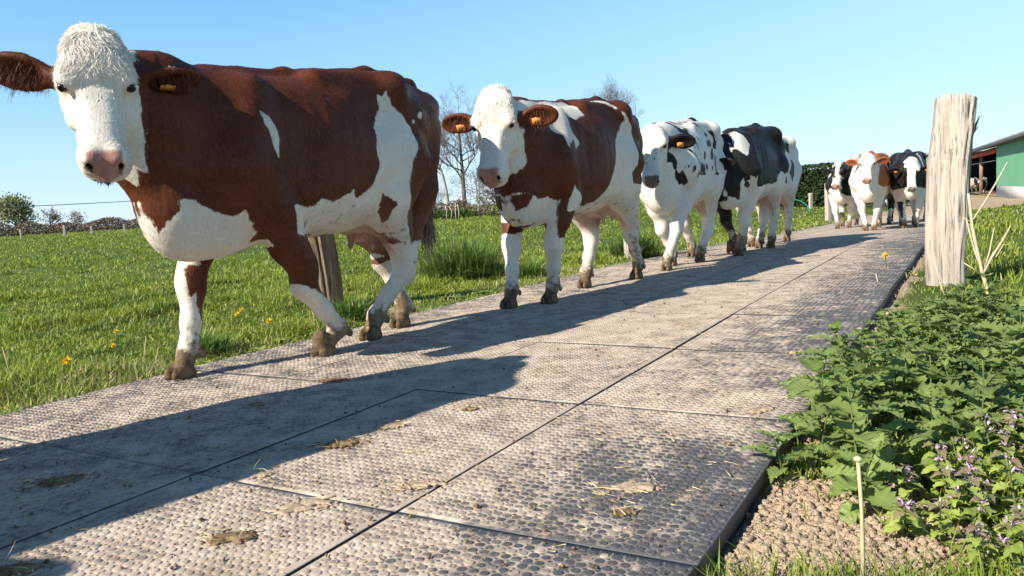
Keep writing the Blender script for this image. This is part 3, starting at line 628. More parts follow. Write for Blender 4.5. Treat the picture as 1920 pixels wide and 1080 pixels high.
# ------------------------------------------------------------------ ground sheet
SOIL_C = (.60, 1.66)
def soil_w(X, Y):
    """1 on the bare crumbly earth at the near right and along the mat edges"""
    u, s = us_of(X, Y); off = np.maximum(S_EDGES[0] - s, s - S_EDGES[-1])
    d = np.hypot((X - SOIL_C[0]) / .40, (Y - SOIL_C[1]) / .30) + (fbm(X * 5, Y * 5, 61) - .47) * .9
    a = sstep(1.15, .85, d)
    b = sstep(.11, .0, off + (fbm(X * 4, Y * 4, 62) - .47) * .30)
    dip = np.exp(-((np.hypot(X + 1.05, Y - 5.75)) / .45) ** 2)
    return np.clip(np.maximum(np.maximum(a, b), dip * .9), 0, 1)
def build_ground():
    r = np.concatenate([[0], np.geomspace(.12, 1600, 190)]); na = 420
    a = np.linspace(0, 2 * math.pi, na, endpoint=False)
    X = np.concatenate([[0], (r[1:, None] * np.sin(a)).ravel()]); Y = np.concatenate([[0], (r[1:, None] * np.cos(a)).ravel()])
    Zz = ground_z(X, Y)
    i, j = np.meshgrid(np.arange(len(r) - 2), np.arange(na), indexing='ij'); j2 = (j + 1) % na
    Q = np.stack([1 + i * na + j, 1 + (i + 1) * na + j, 1 + (i + 1) * na + j2, 1 + i * na + j2], -1).reshape(-1, 4)[:, ::-1]
    T = np.stack([np.zeros(na, int), 1 + (np.arange(na) + 1) % na, 1 + np.arange(na)], -1)
    yard = sstep(2.6, 1.6, np.abs((X - 36) * .902 - (Y - 58) * .432 + 2.2)) * (Y > 30) * (X > 15)
    me = np_mesh('ground', np.c_[X, Y, Zz], [Q, T], {'soil': np.maximum(soil_w(X, Y), yard)})
    m = Mat('pasture_soil', 0.95, 0.1)
    n = m.noise(1.7, 6, .65); n2 = m.noise(38, 5, .7); n3 = m.noise(.25, 3, .5)
    g = m.mix(m.rng(n, .3, .7), (.070, .115, .020), (.130, .185, .036)); g = m.mix(m.rng(n2, .3, .7), g, (.035, .050, .014))
    g = m.mix(m.rng(n3, .4, .65, 0, .6), g, (.15, .20, .05))
    e = m.mix(m.rng(n2, .3, .7), (.28, .20, .13), (.56, .435, .31))
    f = m.rng(m.math('ADD', m.attr('soil'), m.math('MULTIPLY', m.math('SUBTRACT', n2, .5), .6)), .35, .65)
    m.col(m.mix(f, g, e)); m.bump(n2, .8, .03)
    tag(link('ground', me, m.m), kind='structure')
build_ground()

# ------------------------------------------------------------------ the path of studded rubber mats
def build_path():
    V, Q, T, TOP = [], [], [], []; n = 0
    PZ = .0
    r2 = np.random.default_rng(5)
    for k in range(-3, 27):
        for c in range(4):
            u0, u1 = U0 + UL * k + .0015, U0 + UL * (k + 1) - .0015
            s0, s1 = S_EDGES[c] + (.003, .003, .0035, .006)[c], S_EDGES[c + 1] - (.003, .0035, .006, .003)[c]
            tilt = r2.normal(0, .0011, 3)
            hz = lambda u, s: mat_z(*xy_of(u, s)) - .004 + tilt[0] + tilt[1] * (u - u0 - .5) + tilt[2] * (s - s0 - .36)
            jit = lambda u, s: (s + (.005 * np.sin(u * 2.3 + c) + .003 * np.sin(u * 5.1)) * ((s < S_EDGES[0] + .1) + (s > S_EDGES[-1] - .1)))
            nu, ns = 41, 13
            U, S = np.meshgrid(np.linspace(u0, u1, nu), np.r_[s0, s0 + .005, s0 + .012, np.linspace(s0 + .03, s1 - .03, 7), s1 - .012, s1 - .005, s1], indexing='ij')
            S = jit(U, S); X, Y = xy_of(U, S); Z = hz(U, S)
            top = np.stack([X, Y, Z], -1).reshape(-1, 3); low = top.copy(); low[:, 2] -= .036; mid = top.copy(); mid[:, 2] -= .0015
            i, j = np.meshgrid(np.arange(nu - 1), np.arange(ns - 1), indexing='ij')
            q = np.stack([i * ns + j, (i + 1) * ns + j, (i + 1) * ns + j + 1, i * ns + j + 1], -1).reshape(-1, 4)[:, ::-1]
            rim = [(i_ * ns) for i_ in range(nu)] + [(nu - 1) * ns + j_ for j_ in range(1, ns)] + [i_ * ns + ns - 1 for i_ in range(nu - 2, -1, -1)] + [j_ for j_ in range(ns - 2, 0, -1)]
            rim = np.array(rim); rm2 = np.roll(rim, -1); N = nu * ns
            qs = np.concatenate([np.stack([rim, rim + 2 * N, rm2 + 2 * N, rm2], -1), np.stack([rim + 2 * N, rim + N, rm2 + N, rm2 + 2 * N], -1)])[:, ::-1]
            V += [top, low, mid]; Q += [q + n, qs + n]; TOP += [np.r_[np.zeros(N), np.full(2 * N, 9.0)]]; n += 3 * N
            # studs
            uc = (u0 + u1) / 2; xc, yc = xy_of(uc, (s0 + s1) / 2)
            if yc < .5 or abs(math.degrees(math.atan2(xc, yc))) > 52 or uc > 17: continue
            p = .0264; gu = np.arange(u0 + .022, u1 - .014, p); gs = np.arange(s0 + .016, s1 - .010, p)
            GU, GS = np.meshgrid(gu, gs, indexing='ij'); 
            GU, GS = GU.ravel(), GS.ravel(); m = GS < s1 - .012; GU, GS = GU[m], GS[m]
            if c in (0, 3): GS2 = jit(GU, GS)
            else: GS2 = GS
            GU = GU + r2.normal(0, .0014, len(GU)); near = uc < 5.2; ne = 9 if near else 6; mcount = len(GU)
            rr = r2.uniform(.0100, .0120, mcount); hh = r2.uniform(.0014, .0026, mcount)
            if uc < 4.2:                                                # the small pips between the studs
                k2 = r2.uniform(0, 1, mcount) < .8; a_, b_, c_ = GU[k2] + p / 2, GS[k2] + p / 2, GS2[k2] + p / 2
                GU = np.r_[GU, a_]; GS = np.r_[GS, b_]; GS2 = np.r_[GS2, c_]; rr = np.r_[rr, r2.uniform(.003, .0048, k2.sum())]; hh = np.r_[hh, r2.uniform(.001, .002, k2.sum())]; mcount = len(GU)
            a = np.arange(ne) / ne * 2 * math.pi
            rings = ((1.0, -.1), (.88, .8), (.66, 1.0)) if near else ((1.0, -.001), (.75, .9))
            zz = hz(GU, GS2); L = []
            for f, h in rings:
                uu = GU[:, None] + rr[:, None] * f * np.cos(a) * 1.04; ss = GS2[:, None] + rr[:, None] * f * np.sin(a)
                x, y = xy_of(uu, ss); L.append(np.stack([x, y, zz[:, None] + hh[:, None] * h + 0 * x], -1))
            x, y = xy_of(GU, GS2); cen = np.stack([x, y, zz + hh * (.80 if near else 1)], -1)[:, None]
            P = np.concatenate(L + [cen], 1); per = P.shape[1]; nr = len(rings)
            j = np.arange(ne); j2 = (j + 1) % ne; q0 = np.concatenate([np.stack([w_ * ne + j, w_ * ne + j2, (w_ + 1) * ne + j2, (w_ + 1) * ne + j], -1) for w_ in range(nr - 1)])
            t0 = np.stack([(nr - 1) * ne + j, (nr - 1) * ne + j2, np.full(ne, nr * ne)], -1)
            off = n + np.arange(mcount)[:, None, None] * per
            V.append(P.reshape(-1, 3)); Q.append((q0[None] + off).reshape(-1, 4)[:, ::-1]); T.append((t0[None] + off).reshape(-1, 3)[:, ::-1])
            tv = np.concatenate([np.repeat([0.0, .8, 1.0][:nr] if near else [0.0, 1.0], ne), [1.0]]); TOP.append((tv[None] * (1 + r2.normal(0, .75, mcount)[:, None])).ravel()); n += mcount * per
    V = np.vstack(V); u, s = us_of(V[:, 0], V[:, 1]); ru = np.abs((u - U0 + UL / 2) % UL - UL / 2); TP = np.concatenate(TOP); RIM = .34 * sstep(.03, .010, ru) * (TP == 0) + .5 * sstep(.009, .003, np.abs(s[:, None] - np.array(S_EDGES)).min(1)) * (TP == 0) + 2.0 * (TP > 5); TOP = [np.minimum(TP, 1)]
    # lie of the dirt: thick on the two middle strips, thin on the rim strip beside the verge
    dirt = np.interp(s, [-3.3, -2.9, -2.2, -1.5, -1.15, -.8, -.45], [.54, .70, .80, .90, .80, .50, .32]) + (fbm(u * 1.1, s * 1.6, 71) - .47) * .55
    dirt += .35 * np.exp(-((u - 2.45) / .35) ** 2 - ((s + .75) / .35) ** 2)
    me = np_mesh('path', V, [np.vstack(Q), np.vstack(T)], {'top': np.concatenate(TOP), 'dirt': dirt - RIM})
    m = Mat('dusty_black_rubber', .62, .35)
    n1 = m.noise(55, 4, .7); n2 = m.noise(7, 5, .65); n3 = m.noise(240, 2, .6)
    rub = m.mix(m.rng(n3, .3, .7), (.050, .050, .054), (.115, .113, .112))
    dust = m.mix(m.rng(n2, .3, .7), (.34, .265, .195), (.54, .45, .355))
    # far mats carry no modelled studs: a pale and dark grain takes their place
    f = m.math('ADD', m.attr('dirt'), m.math('MULTIPLY', m.attr('top'), -.34))
    f = m.math('ADD', f, m.math('MULTIPLY', m.math('SUBTRACT', n1, .5), .7)); f = m.math('ADD', f, m.math('MULTIPLY', m.math('SUBTRACT', n2, .5), 1.2))
    ff = m.rng(f, .18, .62); sm = m.rng(m.math('ADD', m.noise(2.4, 6, .7), m.math('MULTIPLY', m.math('SUBTRACT', n1, .5), .35)), .56, .70, 0, .55); m.col(m.mix(sm, m.mix(ff, rub, dust), m.mix(m.rng(n1, .3, .7), (.17, .115, .07), (.38, .275, .18))))
    m.l(m.mix(ff, (.55,) * 3, (.9,) * 3), m.b.inputs['Roughness']); m.bump(n1, .35, .004)
    tag(link('path', me, m.m, smooth=False), kind='structure')
build_path()

# ------------------------------------------------------------------ grass
def grass_mat(name, lo, hi, dry, tr):
    m = Mat(name, .55, .3); r = m.attr('rnd'); t = m.attr('tip'); n = m.noise(1.3, 3, .5)
    n2 = m.noise(.45, 4, .6); n4 = m.noise(5, 3, .6)
    c = m.mix(r, lo, hi); c = m.mix(m.rng(n, .4, .65, 0, .6), c, (hi[0] * 1.45, hi[1] * 1.15, hi[2] * 1.2)); c = m.mix(m.rng(n2, .5, .7, 0, .6), c, (lo[0] * .75, lo[1] * .85, lo[2] * 1.3)); n5 = m.noise(2.2, 4, .6); c = m.mix(m.rng(n5, .5, .66, 0, .65), c, (lo[0] * .6, lo[1] * .75, lo[2]))
    c = m.mix(m.rng(n4, .55, .75, 0, .5), c, (hi[0] * 1.7, hi[1] * 1.2, hi[2] * 1.6)); c = m.mix(m.math('MULTIPLY', t, .30), c, tuple(min(1, x * 1.5) for x in hi))
    c = m.mix(m.rng(r, .91, .95), c, dry); m.col(c); return m.translucent(c, tr).m
GRASS = grass_mat('meadow_grass_blades', (.090, .150, .014), (.265, .350, .046), (.48, .42, .20), .30)
TUSS = grass_mat('dark_tussock_blades', (.055, .120, .020), (.125, .225, .038), (.46, .40, .22), .3)
def blades(name, X, Y, Z, h, wd, mat, lean=.55, az=None, parent=None, dry=0):
    n = len(X); r_ = rng
    a = r_.uniform(0, 6.2832, n) if az is None else az; L = np.abs(r_.normal(lean, lean * .5, n)).clip(.03, 1.35)
    d = np.stack([np.cos(a), np.sin(a)], -1); ta = a + 1.57 + r_.normal(0, .4, n); tw = np.stack([np.cos(ta), np.sin(ta)], -1)
    B = np.stack([X, Y, Z], -1); V = np.zeros((n, 5, 3))
    hx, hz = np.sin(L), np.cos(L)
    m = B.copy(); m[:, :2] += d * (h * .5 * hx * .65)[:, None]; m[:, 2] += h * .55 * (.35 + .65 * hz)
    t = B.copy(); t[:, :2] += d * (h * hx)[:, None] * 1.0; t[:, 2] += h * (.12 + .88 * hz) * (1 - .18 * L)
    w2 = np.concatenate([tw * (wd / 2)[:, None], np.zeros((n, 1))], 1)
    V[:, 0] = B - w2 * .8; V[:, 1] = B + w2 * .8; V[:, 2] = m - w2; V[:, 3] = m + w2; V[:, 4] = t
    k = np.arange(n)[:, None] * 5
    rnd = np.repeat(np.where(r_.uniform(0, 1, n) < dry, .98, r_.uniform(0, 1, n)), 5); tip = np.tile([0, 0, .5, .5, 1], n)
    me = np_mesh(name, V.reshape(-1, 3), [np.array([[0, 1, 3, 2]]) + k, np.array([[2, 3, 4]]) + k], {'rnd': rnd, 'tip': tip})
    return link(name, me, mat, parent, False)
def field_points(n, a0, a1, r0, r1, pw=1.0):
    a = np.radians(rng.uniform(a0, a1, n)); u = rng.uniform(0, 1, n)
    r = r0 * (r1 / r0) ** u if pw == 1 else (r0 ** pw + u * (r1 ** pw - r0 ** pw)) ** (1 / pw)
    return r * np.sin(a), r * np.cos(a), r
def off_path(X, Y, lo=.0):
    u, s = us_of(X, Y); o = np.maximum(S_EDGES[0] - s, s - S_EDGES[-1]); return o, s < -1.9
def meadow():
    X, Y, r = field_points(440000, -44, 24, 2.2, 170)
    X2, Y2, r2_ = field_points(220000, -40, 12, 2.4, 11, 1.6); X = np.r_[X, X2]; Y = np.r_[Y, Y2]; r = np.r_[r, r2_]
    o, left = off_path(X, Y); e = (fbm(X * 4, Y * 4, 33) - .47) * .22
    clump = fbm(X * 1.6, Y * 1.6, 35); fine = fbm(X * 6, Y * 6, 36)
    keep = left & (o > .025 + np.abs(e) * .4) & (rng.uniform(0, 1, len(X)) > soil_w(X, Y) * .93) & (rng.uniform(0, 1, len(X)) < .35 + 1.3 * fine)
    X, Y, r, o, clump = [q[keep] for q in (X, Y, r, o, clump)]
    h = (.03 + .085 * sstep(.42, .64, clump) + .018 * rng.normal(size=len(X))).clip(.022, .2) * (.6 + .4 * sstep(0, .5, o)) * np.interp(r, [3, 15, 60, 170], [1, 1.05, 1.3, 2.2])
    wd = np.interp(r, [2.5, 8, 20, 60, 170], [.0042, .0085, .02, .06, .18]) * rng.uniform(.7, 1.3, len(X))
    tag(blades('meadow_grass', X, Y, ground_z(X, Y) - .006, h, wd, GRASS, .98, None, None, .30 * sstep(.75, .1, o + (fbm(X * 2, Y * 2, 55) - .45) * 1.2)), 'short uneven green grass of the pasture on the far side of the mats', 'grass', kind='stuff')
meadow()
def verge():
    X, Y, r = field_points(120000, 6, 62, .75, 60); X2, Y2, r2_ = field_points(26000, 8, 60, .8, 2.2, 1.5)
    X = np.r_[X, X2]; Y = np.r_[Y, Y2]; r = np.r_[r, r2_]
    o, left = off_path(X, Y); dep = fbm(X * 3, Y * 3, 43); sw = soil_w(X, Y)
    e = (fbm(X * 2.2, Y * 2.2, 45) - .4) * .16
    keep = ~left & (o > .018 + e * (Y > 2.3)) & (rng.uniform(0, 1, len(X)) > sw * .97) & (rng.uniform(0, 1, len(X)) < .4 + 1.2 * dep) & (Y > .8)
    inn = (X > .9) & (Y < 3.3) & (Y > 1.5); keep &= ~(inn & (rng.uniform(0, 1, len(X)) < .45))
    yard = np.abs((X - 36) * .902 - (Y - 58) * .432 + 2.2) < 2.2; keep &= ~(yard & (Y > 30))
    X, Y, r, o = [q[keep] for q in (X, Y, r, o)]
    h = (.05 + .08 * sstep(.4, .65, fbm(X * 1.3, Y * 1.3, 47)) + .02 * rng.normal(size=len(X))).clip(.03, .22) * (.45 + .55 * sstep(0, .45, o)) * np.interp(r, [1, 2, 15, 60], [.62, .95, 1.1, 1.5])
    wd = np.interp(r, [1, 2.5, 8, 20, 60], [.0030, .0046, .009, .02, .06]) * rng.uniform(.7, 1.3, len(X))
    tag(blades('verge_grass', X, Y, ground_z(X, Y) - .006, h, wd, GRASS, .6, None, None, .25 * sstep(.5, .05, o)), 'bright green grass of the verge around the tall post', 'grass', kind='stuff')
    # the fringe between camera and bare earth
    n = 6500; X = rng.uniform(.22, 1.6, n); Y = 1.30 - .16 * (X - .6) + rng.normal(0, .075, n) - .06; o, left = off_path(X, Y); k = (o > .04) & (fbm(X * 9, Y * 9, 48) > .36)
    X, Y = X[k], Y[k]
    tag(blades('fringe_grass', X, Y, ground_z(X, Y) - .006, rng.uniform(.04, .13, len(X)), rng.uniform(.0020, .0036, len(X)), GRASS, .5), 'thin grass blades standing in front of the bare crumbly earth', 'grass', kind='stuff')
verge()
def tussock(x, y, R0, h, n, label):
    a = rng.uniform(0, 6.283, n); q = np.abs(rng.normal(0, .42, n)).clip(0, 1); X = x + np.cos(a) * q * R0; Y = y + np.sin(a) * q * R0
    o = blades('grass_tussock', X - x, Y - y, ground_z(X, Y) - float(ground_z(x, y)) - .01, rng.uniform(.6, 1.1, n) * h, rng.uniform(.0055, .010, n) * max(1, y / 8), TUSS, .85, a + rng.normal(0, .7, n))
    o.location = (x, y, float(ground_z(x, y))); tag(o, label, 'grass tussock')
tussock(-.50, 8.15, .42, .52, 2600, 'large shaggy grass tussock between the two brown and white cows')
tussock(1.55, 9.75, .30, .42, 1300, 'grass tussock at the foot of the post behind the second brown and white cow')
tussock(-1.12, 5.45, .16, .22, 420, 'small dark grass tuft at the foot of the split fence post')
tussock(-1.78, 4.42, .20, .17, 520, 'low grass tuft beside the mats under the nearest cow')
tussock(.2, 7.75, .18, .26, 500, 'grass tuft at the mat edge beyond the forelegs of the second brown and white cow')
# ------------------------------------------------------------------ posts, wire
def wood_mat(name, light, dark):
    m = Mat(name, .85, .2); g = m.noise(14, 6, .65, (1, 1, .05)); f = m.noise(60, 4, .7, (1, 1, .05)); k = m.noise(3, 3, .5, (1, 1, .4))
    c = m.mix(m.rng(g, .3, .7), dark, light); c = m.mix(m.rng(f, .38, .48, .75, 0), c, tuple(x * .32 for x in dark)); c = m.mix(m.rng(k, .45, .7, 0, .5), c, tuple(x * .72 for x in light))
    m.col(c); m.bump(m.math('ADD', m.math('MULTIPLY', g, .7), f), .9, .012); return m.m
OAK = wood_mat('weathered_split_oak', (.60, .52, .44), (.40, .335, .275))
OAKD = wood_mat('dark_split_oak', (.27, .21, .15), (.13, .095, .065))
OAKB = wood_mat('brown_split_oak', (.29, .22, .155), (.16, .118, .08))
def split_post(name, path, wd, th, mat, parent, n=28, k=40, rough=.010, seed=1, crack=None, az=0.0):
    """a riven post: rounded slab section carried along a crooked path, with grain grooves and a ragged top"""
    path = np.array(path, float); t = np.linspace(0, 1, k); C = np.stack([np.interp(t, np.linspace(0, 1, len(path)), path[:, i]) for i in range(3)], -1)
    W = np.interp(t, np.linspace(0, 1, len(wd)), wd); T_ = np.interp(t, np.linspace(0, 1, len(th)), th)
    a = np.arange(n) / n * 2 * math.pi; e = .42
    cx_, sx_ = np.sign(np.cos(a)) * np.abs(np.cos(a)) ** e, np.sign(np.sin(a)) * np.abs(np.sin(a)) ** e
    g = (fbm(a[None] * 2.5 + seed, t[:, None] * 1.5 + seed, seed, 3) - .47) * rough * 2.2 + (vnoise(a[None] * 6 + seed, t[:, None] * 2, seed + 4) - .5) * rough
    if crack is not None:
        for ca, cw, cd in crack: g = g - cd * np.exp(-((((a[None] - ca + .12 * np.sin(t[:, None] * 7)) + math.pi) % (2 * math.pi) - math.pi) / cw) ** 2) * (.35 + .65 * t[:, None])
    x = (W[:, None] / 2 + g) * cx_; y = (T_[:, None] / 2 + g) * sx_; ca, sa = math.cos(az), math.sin(az)
    V = np.stack([C[:, None, 0] + x * ca - y * sa, C[:, None, 1] + x * sa + y * ca, C[:, None, 2] + 0 * x], -1)
    V[-1, :, 2] += (vnoise(a * 3, a * 0 + seed, 5) - .5) * .03 + .02 * np.cos(a + 2)
    i, j = np.meshgrid(np.arange(k - 1), np.arange(n), indexing='ij'); j2 = (j + 1) % n
    Q = np.stack([i * n + j, i * n + j2, (i + 1) * n + j2, (i + 1) * n + j], -1).reshape(-1, 4)
    top = V[-1].mean(0) - np.array([0, 0, .012]); V = np.vstack([V.reshape(-1, 3), top]); m = k * n
    T = [[m, (k - 1) * n + q, (k - 1) * n + (q + 1) % n] for q in range(n)]
    o = link(name, np_mesh(name, V, [Q, T]), mat, parent); return o
def gz(x, y): return float(ground_z(np.array(x), np.array(y)))
r = empty('fence_post', (3.075, 5.52, gz(3.075, 5.52))); tag(r, 'tall pale weathered oak post at the verge, right beside the mats', 'fence post', 'oak fence posts')
split_post('post', [(0, 0, -.15), (-.012, 0, .15), (.0, 0, .45), (.015, 0, .85), (.05, 0, 1.10), (.066, 0, 1.295)], [.24, .245, .26, .26, .255, .255], [.15, .15, .16, .16, .15, .15], OAK, r, 44, 60, .009, 3, [(5.15, .045, .030), (4.45, .03, .010), (4.0, .03, .007), (5.55, .03, .014)], -.45)
mb = MB(); mb.tube([(.150, .05, .42), (.165, .05, .7), (.185, .045, .98), (.205, .04, 1.20)], [.018, .03, .024, .008], 7); mb.tube([(.19, .05, 1.0), (.225, .04, 1.10), (.25, .03, 1.17)], [.014, .009, .003], 5); mb.tube([(.215, .04, 1.06), (.25, .045, 1.10)], [.007, .002], 4)
mb.build('bark_strip', OAKD, r, True)
r = empty('fence_post', (-1.43, 5.92, gz(-1.43, 5.92))); tag(r, 'split fence post of two dark slabs behind the forelegs of the largest cow', 'fence post', 'oak fence posts')
split_post('post', [(-.01, 0, -.1), (-.035, 0, .3), (-.08, 0, .62), (-.12, 0, .97)], [.155, .17, .18, .17], [.13, .13, .13, .12], OAKB, r, 30, 40, .012, 11, [(5.2, .06, .015)], -.35)
split_post('slab', [(.105, -.03, -.1), (.085, -.03, .25), (.05, -.025, .6), (.01, -.02, .93)], [.085, .095, .085, .06], [.13, .13, .12, .10], OAKD, r, 24, 34, .010, 17, None, -.9)
def small_post(x, y, h, w_, label, seed, group='oak fence posts', mat=OAK, lean=(0, 0)):
    r = empty('fence_post', (x, y, gz(x, y))); tag(r, label, 'fence post', group)
    split_post('post', [(0, 0, -.15), (lean[0] * .5, lean[1] * .5, h * .5), (lean[0], lean[1], h)], [w_, w_ * 1.04, w_ * .95], [w_ * .7] * 3, mat, r, 18, 14, .008, seed, None, .3)
small_post(1.46, 9.45, 1.0, .16, 'pale fence post standing behind the hind legs of the second brown and white cow', 23)
small_post(10.6, 26.0, 1.22, .24, 'pale post just on the hedge side of the cream cow', 29)
small_post(15.2, 39.5, .78, .20, 'short pale stake under the end of the green hose arch', 31)
small_post(17.0, 41.5, .95, .22, 'thin pale stake before the hedge, between hose arch and cream cow', 37)
for i, (x, y, h, lab) in enumerate([(-55.5, 90, 1.0, 'pale fence post below the big round tree at the far field edge'), (-50.5, 90, 1.15, 'stout pale far post left of the muzzle of the largest cow'),
                                     (-46.9, 89, .95, 'thin pale far post below the muzzle of the largest cow'), (-43.2, 89, .95, 'pale far fence post nearest the chest of the largest cow')]):
    small_post(x, y, h, .26 if i == 1 else .2, lab, 40 + i, 'far fence posts across the pasture')
STEEL = plain('galvanised_wire', (.16, .17, .17), .5, .5)
mb = MB(); p0, p1 = np.array([-3.7, 3.4, .90 + gz(-3.7, 3.4)]), np.array([-1.55, 5.92, .93 + gz(-1.45, 5.92)]); t = np.linspace(-.6, 1, 30)[:, None]
mb.tube(p0 + (p1 - p0) * t - np.array([0, 0, .03]) * np.sin(np.clip(t, 0, 1) * math.pi), .0022, 5)
tag(mb.build('fence_wire', STEEL), 'single taut wire crossing behind the muzzle of the largest cow', 'wire')
mb = MB(); q = np.linspace(0, 1, 700); S0, S1 = np.array([-1.50, 5.95, .92]), np.array([1.44, 9.42, .90]); a = q * 2 * math.pi * 62
d = (S1 - S0) / np.linalg.norm(S1 - S0); sdv = np.array([d[1], -d[0], 0]); sag = -.10 * np.sin(q * math.pi)
mb.tube(S0 + (S1 - S0) * q[:, None] + sdv * .034 * np.cos(a)[:, None] + np.array([0, 0, 1.0]) * (.034 * np.sin(a) + sag)[:, None], .0016, 4)
tag(mb.build('gate_spring', STEEL, None, True), 'long coiled wire gate spring stretched low against the sky between the brown and white cows', 'spring')

# ------------------------------------------------------------------ trees, hedges
BARK = plain('grey_brown_bark', (.15, .115, .095), .9, .15, .4, 6, .4, (1, 1, .3))
BARKP = plain('pale_trunk_bark', (.36, .31, .26), .9, .15, .35, 6, .3, (1, 1, .3))
TWIG = plain('bare_twig_bark', (.17, .135, .12), .9, .15, .3, 4)
def leaf_mat(name, a, b, tr=.25):
    m = Mat(name, .6, .25); r_ = m.attr('rnd'); n = m.noise(.9, 3, .6); c = m.mix(m.math('ADD', m.math('MULTIPLY', r_, .6), m.math('MULTIPLY', n, .4)), a, b); m.col(c); return m.translucent(c, tr).m
HEDGE = leaf_mat('dark_hedge_leaves', (.022, .045, .016), (.065, .105, .030), .15)
SPRING = leaf_mat('young_spring_leaves', (.22, .25, .12), (.36, .37, .17), .3)
BRUSH = leaf_mat('bare_scrub_and_buds', (.16, .125, .10), (.29, .235, .175), .2)
BANKG = leaf_mat('bank_grass', (.035, .07, .015), (.10, .17, .03), .2)
def quads(P, size, seed=0):
    n = len(P); nrm = rng.normal(size=(n, 3)); u = np.cross(nrm, rng.normal(size=(n, 3))); u /= np.linalg.norm(u, axis=1)[:, None]; v = np.cross(nrm, u); v /= np.linalg.norm(v, axis=1)[:, None]
    s = (size * rng.uniform(.6, 1.4, n))[:, None] if np.ndim(size) == 0 else size[:, None]
    V = np.stack([P - u * s, P - v * s * .55, P + u * s, P + v * s * .55], 1).reshape(-1, 3)
    return V, np.arange(n * 4).reshape(n, 4), np.repeat(rng.uniform(0, 1, n), 4)
def leafcloud(name, P, size, mat, parent): V, Q, r_ = quads(P, size); return link(name, np_mesh(name, V, Q, {'rnd': r_}), mat, parent, False)
def branches(mb, p, d, L, rad, depth, rs, spread=.6, up=.15, tips=None, kids=(3, 4), ns=5):
    pts = [p]; q = p.copy(); dd = d.copy()
    for _ in range(4): dd = dd + rs.normal(0, .13, 3); dd[2] += up * .2; dd /= np.linalg.norm(dd); q = q + dd * L / 4; pts.append(q.copy())
    mb.tube(pts, np.linspace(rad, rad * .55, 5), ns if depth > 1 else 3, False)
    if tips is not None and depth <= 1: tips.append(q)
    if depth == 0: return
    for i in range(rs.integers(*kids) + 1):
        f = rs.uniform(.35, 1.0); b = np.array(pts[0]) + 0; k = f * 4; i0 = min(int(k), 3); b = np.array(pts[i0]) * (1 - k + i0) + np.array(pts[i0 + 1]) * (k - i0)
        nd = dd + rs.normal(0, spread, 3); nd[2] += up; nd /= np.linalg.norm(nd)
        branches(mb, b, nd, L * rs.uniform(.5, .78), rad * (.62 - .12 * f), depth - 1, rs, spread, up, tips, kids, ns)
def bare_tree(x, y, h, label, seed, path=None, r0=.13, first=.45, depth=5, spread=.55, mat=TWIG, bark=BARKP, leaves=None, name='bare_tree', limbs=9, lsize=.3, nleaf=0, zb=None):
    rs = np.random.default_rng(seed); z0 = gz(x, y) - .1; r = empty(name, (x, y, z0)); tag(r, label, 'tree')
    path = np.array(path if path is not None else [(0, 0, 0), (rs.normal(0, .1), rs.normal(0, .1), h * .4), (rs.normal(0, .25), rs.normal(0, .2), h * .75)])
    t = np.linspace(0, 1, 14); C = np.stack([np.interp(t, np.linspace(0, 1, len(path)), path[:, i]) for i in range(3)], -1)
    mb = MB(); mb.tube(C, np.linspace(r0, r0 * .32, 14), 8); mb.build('trunk', bark, r, True)
    mb = MB(); tips = []
    for i in range(limbs):
        f = first + (1 - first) * (i + 1) / limbs; b = np.array([np.interp(f, t, C[:, k]) for k in range(3)]); a = rs.uniform(0, 6.28); tl = 1 - .55 * f
        d = np.array([math.cos(a), math.sin(a), rs.uniform(.35, 1.0) if i < limbs - 1 else 2.0]); d /= np.linalg.norm(d)
        branches(mb, b, d, h * .34 * (tl + .25), r0 * .42 * (1.25 - f), depth - 2, rs, spread, .22, tips)
    o = mb.build('crown', mat, r, True)
    if leaves and tips:
        T_ = np.array(tips); P = T_[rs.integers(0, len(T_), nleaf)] + rs.normal(0, lsize * 2.0, (nleaf, 3)); leafcloud('leaf_sprays', P, lsize, leaves, r)
    return r
bare_tree(-5.45, 54.8, 5.0, 'leaning bare tree just behind the rump of the largest cow', 3, [(0, 0, 0), (-.25, 0, 1.8), (-.75, 0, 3.6), (-1.3, 0, 6)], .17, .72, 5)
bare_tree(-3.85, 52.0, 5.2, 'slim pale bare tree with a bent trunk left of the second cow', 8, [(0, 0, 0), (-.05, 0, 1.6), (-.25, 0, 3.0), (-.75, 0, 4.4), (-.95, 0, 5.9)], .13, .42, 6, limbs=12)
bare_tree(-2.72, 50.5, 5.6, 'straight dark bare tree close beside the face of the second brown and white cow', 15, [(0, 0, 0), (.03, 0, 2), (.0, 0, 4.0), (-.05, 0, 6.4)], .16, .36, 6, limbs=13, bark=BARK)
bare_tree(6.9, 50.5, 5.4, 'bare tree crown showing above the back of the second brown and white cow', 21, [(0, 0, 0), (.1, 0, 3), (.0, 0, 6.0)], .20, .86, 6, limbs=11, spread=.8)
bare_tree(-1.75, 47.0, 3.4, 'low bushy bare tree behind the chin of the second brown and white cow', 27, None, .07, .15, 5, limbs=13, spread=.7, leaves=BRUSH, nleaf=500, lsize=.05)
bare_tree(-4.95, 56.5, 2.8, 'small twiggy sapling between the leaning tree and the bent trunk', 33, None, .04, .1, 5, limbs=10, spread=.6)
